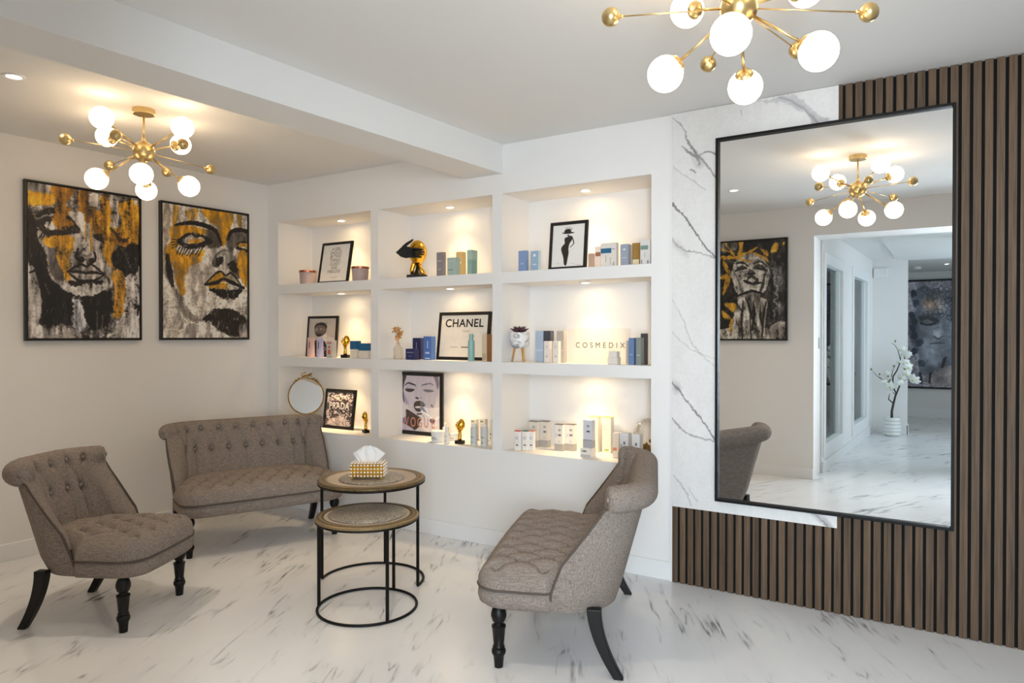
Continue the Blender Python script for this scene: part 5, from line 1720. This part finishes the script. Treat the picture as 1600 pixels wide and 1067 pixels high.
orn.tube([(.026, -.003, rz_ + .022), (.040, -.003, rz_ + .010)], .004, 8).tube([(-.018, -.003, rz_ + .013), (-.034, -.003, rz_ + .004)], .004, 8)
for k in range(5):
    for sx in (-1, 1):
        an = R(20 + k * 5.5) * sx
        orn.ball((rx_ * 1.03 * math.sin(an), -.003, rz_ * 1.03 * math.cos(an) + (k % 2) * .006), .0065, 8, (1, .6, .8))
orn.build('cat_ornament', M['oldgold'], t, smooth=True, loc=(0, 0, zc), rot=holder)
MB().tube([(0, .012, zc - rz_ * .96), (-.01, .02, .02)], .005, 10).lathe([(0, 0), (.055, 0), (.055, .006), (.012, .014), (0, .016)], 32, (-.01, .02, 0)).build('stand', M['oldgold'], t, smooth=True, auto=40)
t, W_, H_ = picture_frame('dark framed black and pink print with a fashion house name in white capitals', 502.8, 549.8, 509.3, 607.2, S3, float(atz(548, 672.4, S3)[1]), .021, arr=poster_crowd(), coat=.5)
text('lettering', 'PRADA', .068, cm((250, 240, 234)), t, (W_ * .49, .003, H_ * .50), sx=.92, bold=.0014, space=1.06)
hand_face('gold hand sculpture at the right end of the bottom left niche', 571.5, 643.0, 677.2, S3, float(np.clip(atz(571, 676, S3)[1], .03, .2)), -.4, -1)
# --- bottom centre
t, W_, H_ = picture_frame('large black framed magazine cover of a woman biting her finger', 619.6, 691.2, 619.8, 580.8, S3, float(np.clip(atz(655, 680, S3)[1],   .05, .27)), .025, arr=poster_lips(), coat=.35)
for i, ch in enumerate('VOGUE'):
    text('lettering', ch, .094, cm((214, 138, 110)), t, (W_ * (.22 + .143 * i), .003, H_ * .125), sx=.66, bold=.0004)


def jar(label, u0, u1, v0, v1, group='white cream jars'):
    y = float(np.clip(atz((u0 + u1) / 2, v1, S3)[1], .02, .26))
    a, b2, tp = aty(u0, v1, y), aty(u1, v1, y), aty((u0 + u1) / 2, v0, y)
    r = (b2[0] - a[0]) / 2; h_ = tp[2] - S3
    t = thing('cream_jar', label, 'jar', ((a[0] + b2[0]) / 2, y + r * .3, S3), 0, group)
    MB().lathe([(0, 0), (r * .9, 0), (r * .95, .003), (r * .95, h_ * .62), (0, h_ * .62)], 32).build('jar_body', M['paper'], t, smooth=True, auto=40)
    MB().lathe([(0, h_ * .63), (r, h_ * .63), (r, h_ * .97), (r * .97, h_), (0, h_)], 32).build('lid', M['paper'], t, smooth=True, auto=40)
    MB().box(-r * .5, r * .5, -r * .98, -r * .80, h_ * .30, h_ * .34).box(-r * .4, r * .3, -r * .98, -r * .82, h_ * .42, h_ * .47).build('print', M['greyink'], t)


jar('large white cream jar in front of the framed magazine cover', 673.9, 691.0, 673.2, 690.7)
jar('small white cream jar behind the gold hand sculpture', 703.0, 713.8, 677.0, 688.6)


def bottle(label, u0, u1, v0, v1, cap=.3, frost=False, green=False):
    y = float(np.clip(atz((u0 + u1) / 2, v1, S3)[1], .02, .26))
    a, b2, tp = aty(u0, v1, y), aty(u1, v1, y), aty((u0 + u1) / 2, v0, y)
    r = (b2[0] - a[0]) / 2; h_ = tp[2] - S3
    t = thing('serum_bottle', label, 'bottle', ((a[0] + b2[0]) / 2, y, S3), 0, 'white bottles in the bottom row')
    MB().lathe([(0, 0), (r * .95, 0), (r, .003), (r, h_ * (1 - cap) - .006), (r * .7, h_ * (1 - cap)), (0, h_ * (1 - cap))], 24).build('bottle_body', M['paper'] if not frost else cm((206, 208, 206), .25), t, smooth=True, auto=40)
    MB().lathe([(0, h_ * (1 - cap)), (r * .62, h_ * (1 - cap)), (r * .62, h_), (0, h_)], 24).build('cap', M['paper'], t, smooth=True, auto=40)
    MB().box(-r * .45, r * .45, -r * 1.02, -r * .80, h_ * .40, h_ * .43).box(-r * .3, r * .3, -r * 1.02, -r * .85, h_ * .16, h_ * .19).build('print', cm((96, 130, 96)) if green else M['greyink'], t)


bottle('white bottle standing just behind the small dropper bottle', 692.5, 700.0, 661.0, 688.0, .2)
bottle('small white dropper bottle left of the gold hand sculpture', 695.3, 702.0, 666.0, 692.4)
hand_face('gold hand sculpture with upright fingers in the bottom centre niche', 718.5, 653.5, 694.7, S3, float(np.clip(atz(718, 693, S3)[1], .03, .2)), .15, 1)
GL, WT = (226, 222, 212), (236, 232, 226)
GM = [(.15, .6, .86, .93, (120, 140, 128)), (.2, .8, .36, .44, (150, 156, 150)), (.2, .5, .2, .27, (92, 132, 96))]
carton('tall pale box behind the frosted bottle beside the gold hand', 735.0, 744.0, 654.9, 688.0, S3, GL, None, .03, marks=GM)
carton('tall pale box second from the right in the bottom centre niche', 749.1, 758.0, 655.0, 689.0, S3, GL, None, .03, marks=GM)
carton('pale box cut by the right edge of the bottom centre niche', 764.6, 768.9, 656.7, 693.0, S3, GL, None, .03, marks=GM[1:])
bottle('frosted bottle in front of the tall pale box nearest the gold hand', 736.2, 745.2, 662.5, 696.5, .12, True, True)
bottle('frosted bottle in front of the second tall pale box', 752.0, 761.5, 662.5, 697.5, .12, True, True)
# --- bottom right
for lab, u0, u1, c in (('small white carton with a red top edge', 803.8, 811.8, (206, 76, 66)), ('small white carton with a green top edge', 816.0, 823.8, (66, 116, 84)), ('small white carton with an orange top edge', 826.0, 833.5, (232, 128, 84))):
    carton(lab, u0, u1, 673.0, 704.2, S3, (238, 234, 230), None, .025, bands=[(.965, 1, c), (0, .025, (214, 190, 120))], marks=[(.3, .7, .25, .31, (70, 60, 76)), (.2, .75, .55, .72, (206, 206, 216))])
TB = dict(bands=[(0, .27, (170, 166, 160)), (.975, 1, (120, 112, 104))], marks=[(.45, .75, .74, .82, (160, 160, 160)), (.45, .8, .56, .63, (120, 112, 110)), (.1, .35, .52, .66, (206, 210, 218)), (.45, .7, .34, .37, (180, 178, 176))])
carton('tall greyish carton behind the small orange-edged carton', 826.2, 839.0, 658.0, 698.6, S3, (218, 210, 200), None, .035, **TB)
carton('tall greyish carton right of the small orange-edged one', 843.5, 856.0, 658.0, 698.6, S3, (218, 210, 200), None, .035, **TB)
carton('white carton with grey foot, left one of the middle pair', 866.6, 879.0, 662.8, 704.7, S3, (232, 226, 218), None, .035, **TB)
carton('white carton with grey foot, right one of the middle pair', 884.0, 897.0, 662.8, 704.7, S3, (234, 228, 222), None, .035, **TB)
yb_ = float(atz(915, 714.5, S3)[1])
carton('flat white carton under the tall grey-white carton', 906.6, 922.5, 699.8, 714.5, S3, (230, 226, 222), yb_, .07, marks=[(.25, .6, .55, .75, (120, 116, 114)), (.05, .2, .5, .8, (190, 194, 204)), (0, 1, .05, .3, (190, 188, 188))])
zt = aty(915, 699.8, yb_)[2]
carton('tall grey-white carton standing on the flat white carton', 911.0, 925.0, 656.2, 700.0, S3, (214, 214, 222), yb_ + .008, .04, zbase=zt, bands=[(0, .27, (180, 178, 182))], marks=[(.42, .7, .74, .82, (150, 150, 156)), (.4, .75, .56, .62, (90, 88, 92)), (0, 1, .27, .29, (110, 110, 116))])
YM = dict(bands=[(.985, 1, (226, 226, 120))], marks=[(.3, .75, .06, .11, (170, 186, 84)), (.1, .3, .72, .76, (200, 200, 190)), (.2, .5, .66, .68, (190, 190, 184))])
carton('tall cream carton with yellow top half hidden by the stacked cartons', 920.6, 934.5, 650.7, 703.0, S3, (240, 232, 214), None, .045, **YM)
carton('tall cream carton with yellow top right of the stacked cartons', 940.5, 954.5, 651.8, 705.0, S3, (240, 232, 214), None, .045, **YM)
carton('small carton with an orange flash behind the near sofa', 957.0, 966.5, 676.6, 703.5, S3, (234, 222, 208), .13, .05, marks=[(.1, .7, .3, .42, (226, 140, 104))])
carton('small white carton left of the last one behind the near sofa', 968.2, 981.5, 676.8, 706.5, S3, (224, 222, 222), .07, .05, marks=[(.45, .65, .6, .7, (110, 110, 114)), (.4, .8, .36, .46, (80, 78, 80)), (.05, .3, .4, .6, (180, 184, 196))])
carton('last small white carton before the glass dome', 987.0, 999.5, 678.8, 709.0, S3, (224, 222, 222), .055, .05, marks=[(.45, .65, .6, .7, (110, 110, 114)), (.4, .8, .3, .4, (80, 78, 80)), (.05, .3, .34, .6, (180, 184, 196))])
pd = aty(1005, 700, .19)
t = thing('glass_dome', 'clear glass dome with gold filling at the end of the bottom right niche', 'glass dome', (2.958, .215, S3))
t.scale = (1.15, 1.15, 1.28)
MB().lathe([(0, 0), (.078, 0), (.080, .006), (.076, .014), (0, .014)], 36).build('dome_base', M['oak'], t, smooth=True, auto=40)
MB().lathe([(.068, .014), (.070, .09), (.066, .125), (.052, .155), (.030, .172), (0, .178)], 36).build('dome', M['thinglass'], t, smooth=True)
f = MB(); rs = random.Random(9)
for k in range(26):
    a = rs.uniform(0, 2 * PI); q = .045 * math.sqrt(rs.random()); f.ball((q * math.cos(a), q * math.sin(a), .022 + rs.uniform(0, .05)), rs.uniform(.007, .012), 8)
ob = f.build('gold_filling', M['oldgold'], t, smooth=True); ob['kind'] = 'stuff'

# ------------------------------------------------------------------ things in the hall, seen in the mirror
t = thing('potted_magnolia', 'artificial white magnolia branch in a ribbed white pot at the end of the hall', 'plant', (3.751, -6.60, 0))
prof = [(0, 0), (.072, 0), (.078, .006)]
for k in range(5):
    z0 = .012 + k * .044; rr = .100 + .008 * math.sin(k * 1.1)
    prof += [(rr - .016, z0), (rr, z0 + .010), (rr + .002, z0 + .022), (rr - .006, z0 + .036)]
prof += [(.088, .236), (.082, .236), (.080, .215), (0, .215)]
MB().lathe(prof, 40).build('pot', M['ceramic'], t, smooth=True)


def mg(a, b, y=0.0):        # point of the plant seen in the mirror, in the plant's own plane
    u, v = 1340 + a / 6.273, 520 + b / 6.273
    P = aty(u, v, 6.54)
    return (P[0] - 3.751, y, P[2])


rs = random.Random(3)
BR = [([(335, 838), (335, 770), (350, 700), (370, 620), (400, 550), (430, 470), (442, 410), (455, 340)], [.016, .014, .013, .011, .009, .007, .005, .003]),
      ([(350, 690), (305, 650), (312, 598)], [.008, .007, .003]), ([(378, 610), (345, 580)], [.007, .003]),
      ([(345, 480), (350, 425), (385, 370), (410, 310), (420, 260), (395, 170), (370, 125), (335, 98)], [.008, .008, .007, .006, .005, .004, .003, .002]),
      ([(330, 470), (300, 495), (330, 440), (350, 350), (380, 310)], [.003, .005, .005, .003, .002]),
      ([(310, 490), (250, 465), (190, 420), (135, 360)], [.005, .004, .003, .002]), ([(250, 468), (215, 430)], [.003, .002]),
      ([(345, 480), (360, 560), (385, 600)], [.007, .008, .009]), ([(420, 270), (430, 200)], [.003, .002]), ([(430, 500), (470, 455), (520, 460)], [.004, .003, .002])]
for p, r_ in BR:
    MB().tube([mg(a, b, rs.uniform(-.02, .02) if i else 0) for i, (a, b) in enumerate(p)], r_, 8).build('branch', M['bark'], t, smooth=True)


def flower(c, r, tiltx, tiltz):
    core = MB().ball((0, 0, r * .10), r * .20, 12)
    q = Matrix.Rotation(tiltz, 4, 'Z') @ Matrix.Rotation(tiltx, 4, 'X')
    o = core.build('flower_core', M['petalcore'], t, smooth=True, loc=c)
    o.rotation_euler = q.to_euler()
    for k in range(7):
        a = 2 * PI * k / 7 + rs.uniform(-.1, .1)
        G = np.zeros((6, 5, 3))
        for i in range(6):
            f_ = i / 5; wd = r * .34 * math.sin(PI * min(1, f_ * .86 + .12)) ** .8
            for j in range(5):
                s_ = (j - 2) / 2
                rad = r * (.08 + .94 * f_); zz = r * (.42 * f_ ** 1.6) + r * .10 * s_ * s_
                G[i, j] = (rad * math.cos(a) - s_ * wd * math.sin(a), rad * math.sin(a) + s_ * wd * math.cos(a), zz)
        pm_ = MB().grid(G).build('petal', M['petal'], o, smooth=True)


for (a, b, r) in ((540, 468, .085), (320, 535, .080), (262, 492, .055), (420, 440, .055), (430, 495, .050), (500, 345, .070), (478, 405, .065), (462, 225, .060), (432, 165, .050), (498, 212, .045), (278, 398, .050), (296, 462, .055), (480, 292, .050), (400, 290, .040)):
    flower(mg(a, b, rs.uniform(-.01, .05)), r, R(rs.uniform(-80, -45)) if rs.random() < .5 else R(rs.uniform(-75, -20)), rs.uniform(2.4, 3.9))
for (a, b) in ((135, 356), (216, 405), (370, 82), (460, 245), (355, 325), (460, 358), (265, 375), (300, 425)):
    c = mg(a, b, .01)
    MB().ball(c, .012, 10, (.8, .8, 1.3)).build('bud', M['green'], t, smooth=True)

o = MB().box(-.004, .004, -.04, .04, -.05, .05).build('light_switch', M['switch'], None, bevel=.002, loc=(3.367, -3.485, 1.20))
tag(o, 'small square light switch on the hall side of the opening, in the mirror', 'light switch')
o = MB().box(0, .16, 0, .03, 0, .12).build('wall_vent', M['trim'], None, bevel=.004, loc=(3.52, -6.82, 2.02)); tag(o, 'white square vent box high on the hall end wall, in the mirror', 'vent')
o = MB().lathe([(0, 0), (.06, 0), (.055, -.03), (.02, -.038), (0, -.038)], 32).build('smoke_alarm', M['trim'], None, smooth=True, auto=40, loc=(3.95, -8.2, HZ)); tag(o, 'white round smoke alarm on the hall ceiling, in the mirror', 'smoke alarm')
downlight('recessed spotlight far down the hall ceiling, near the big grey painting', (4.32, -7.9, HZ), 'hall spotlights', 'lenscool', .045, 10, WARM2, 100)
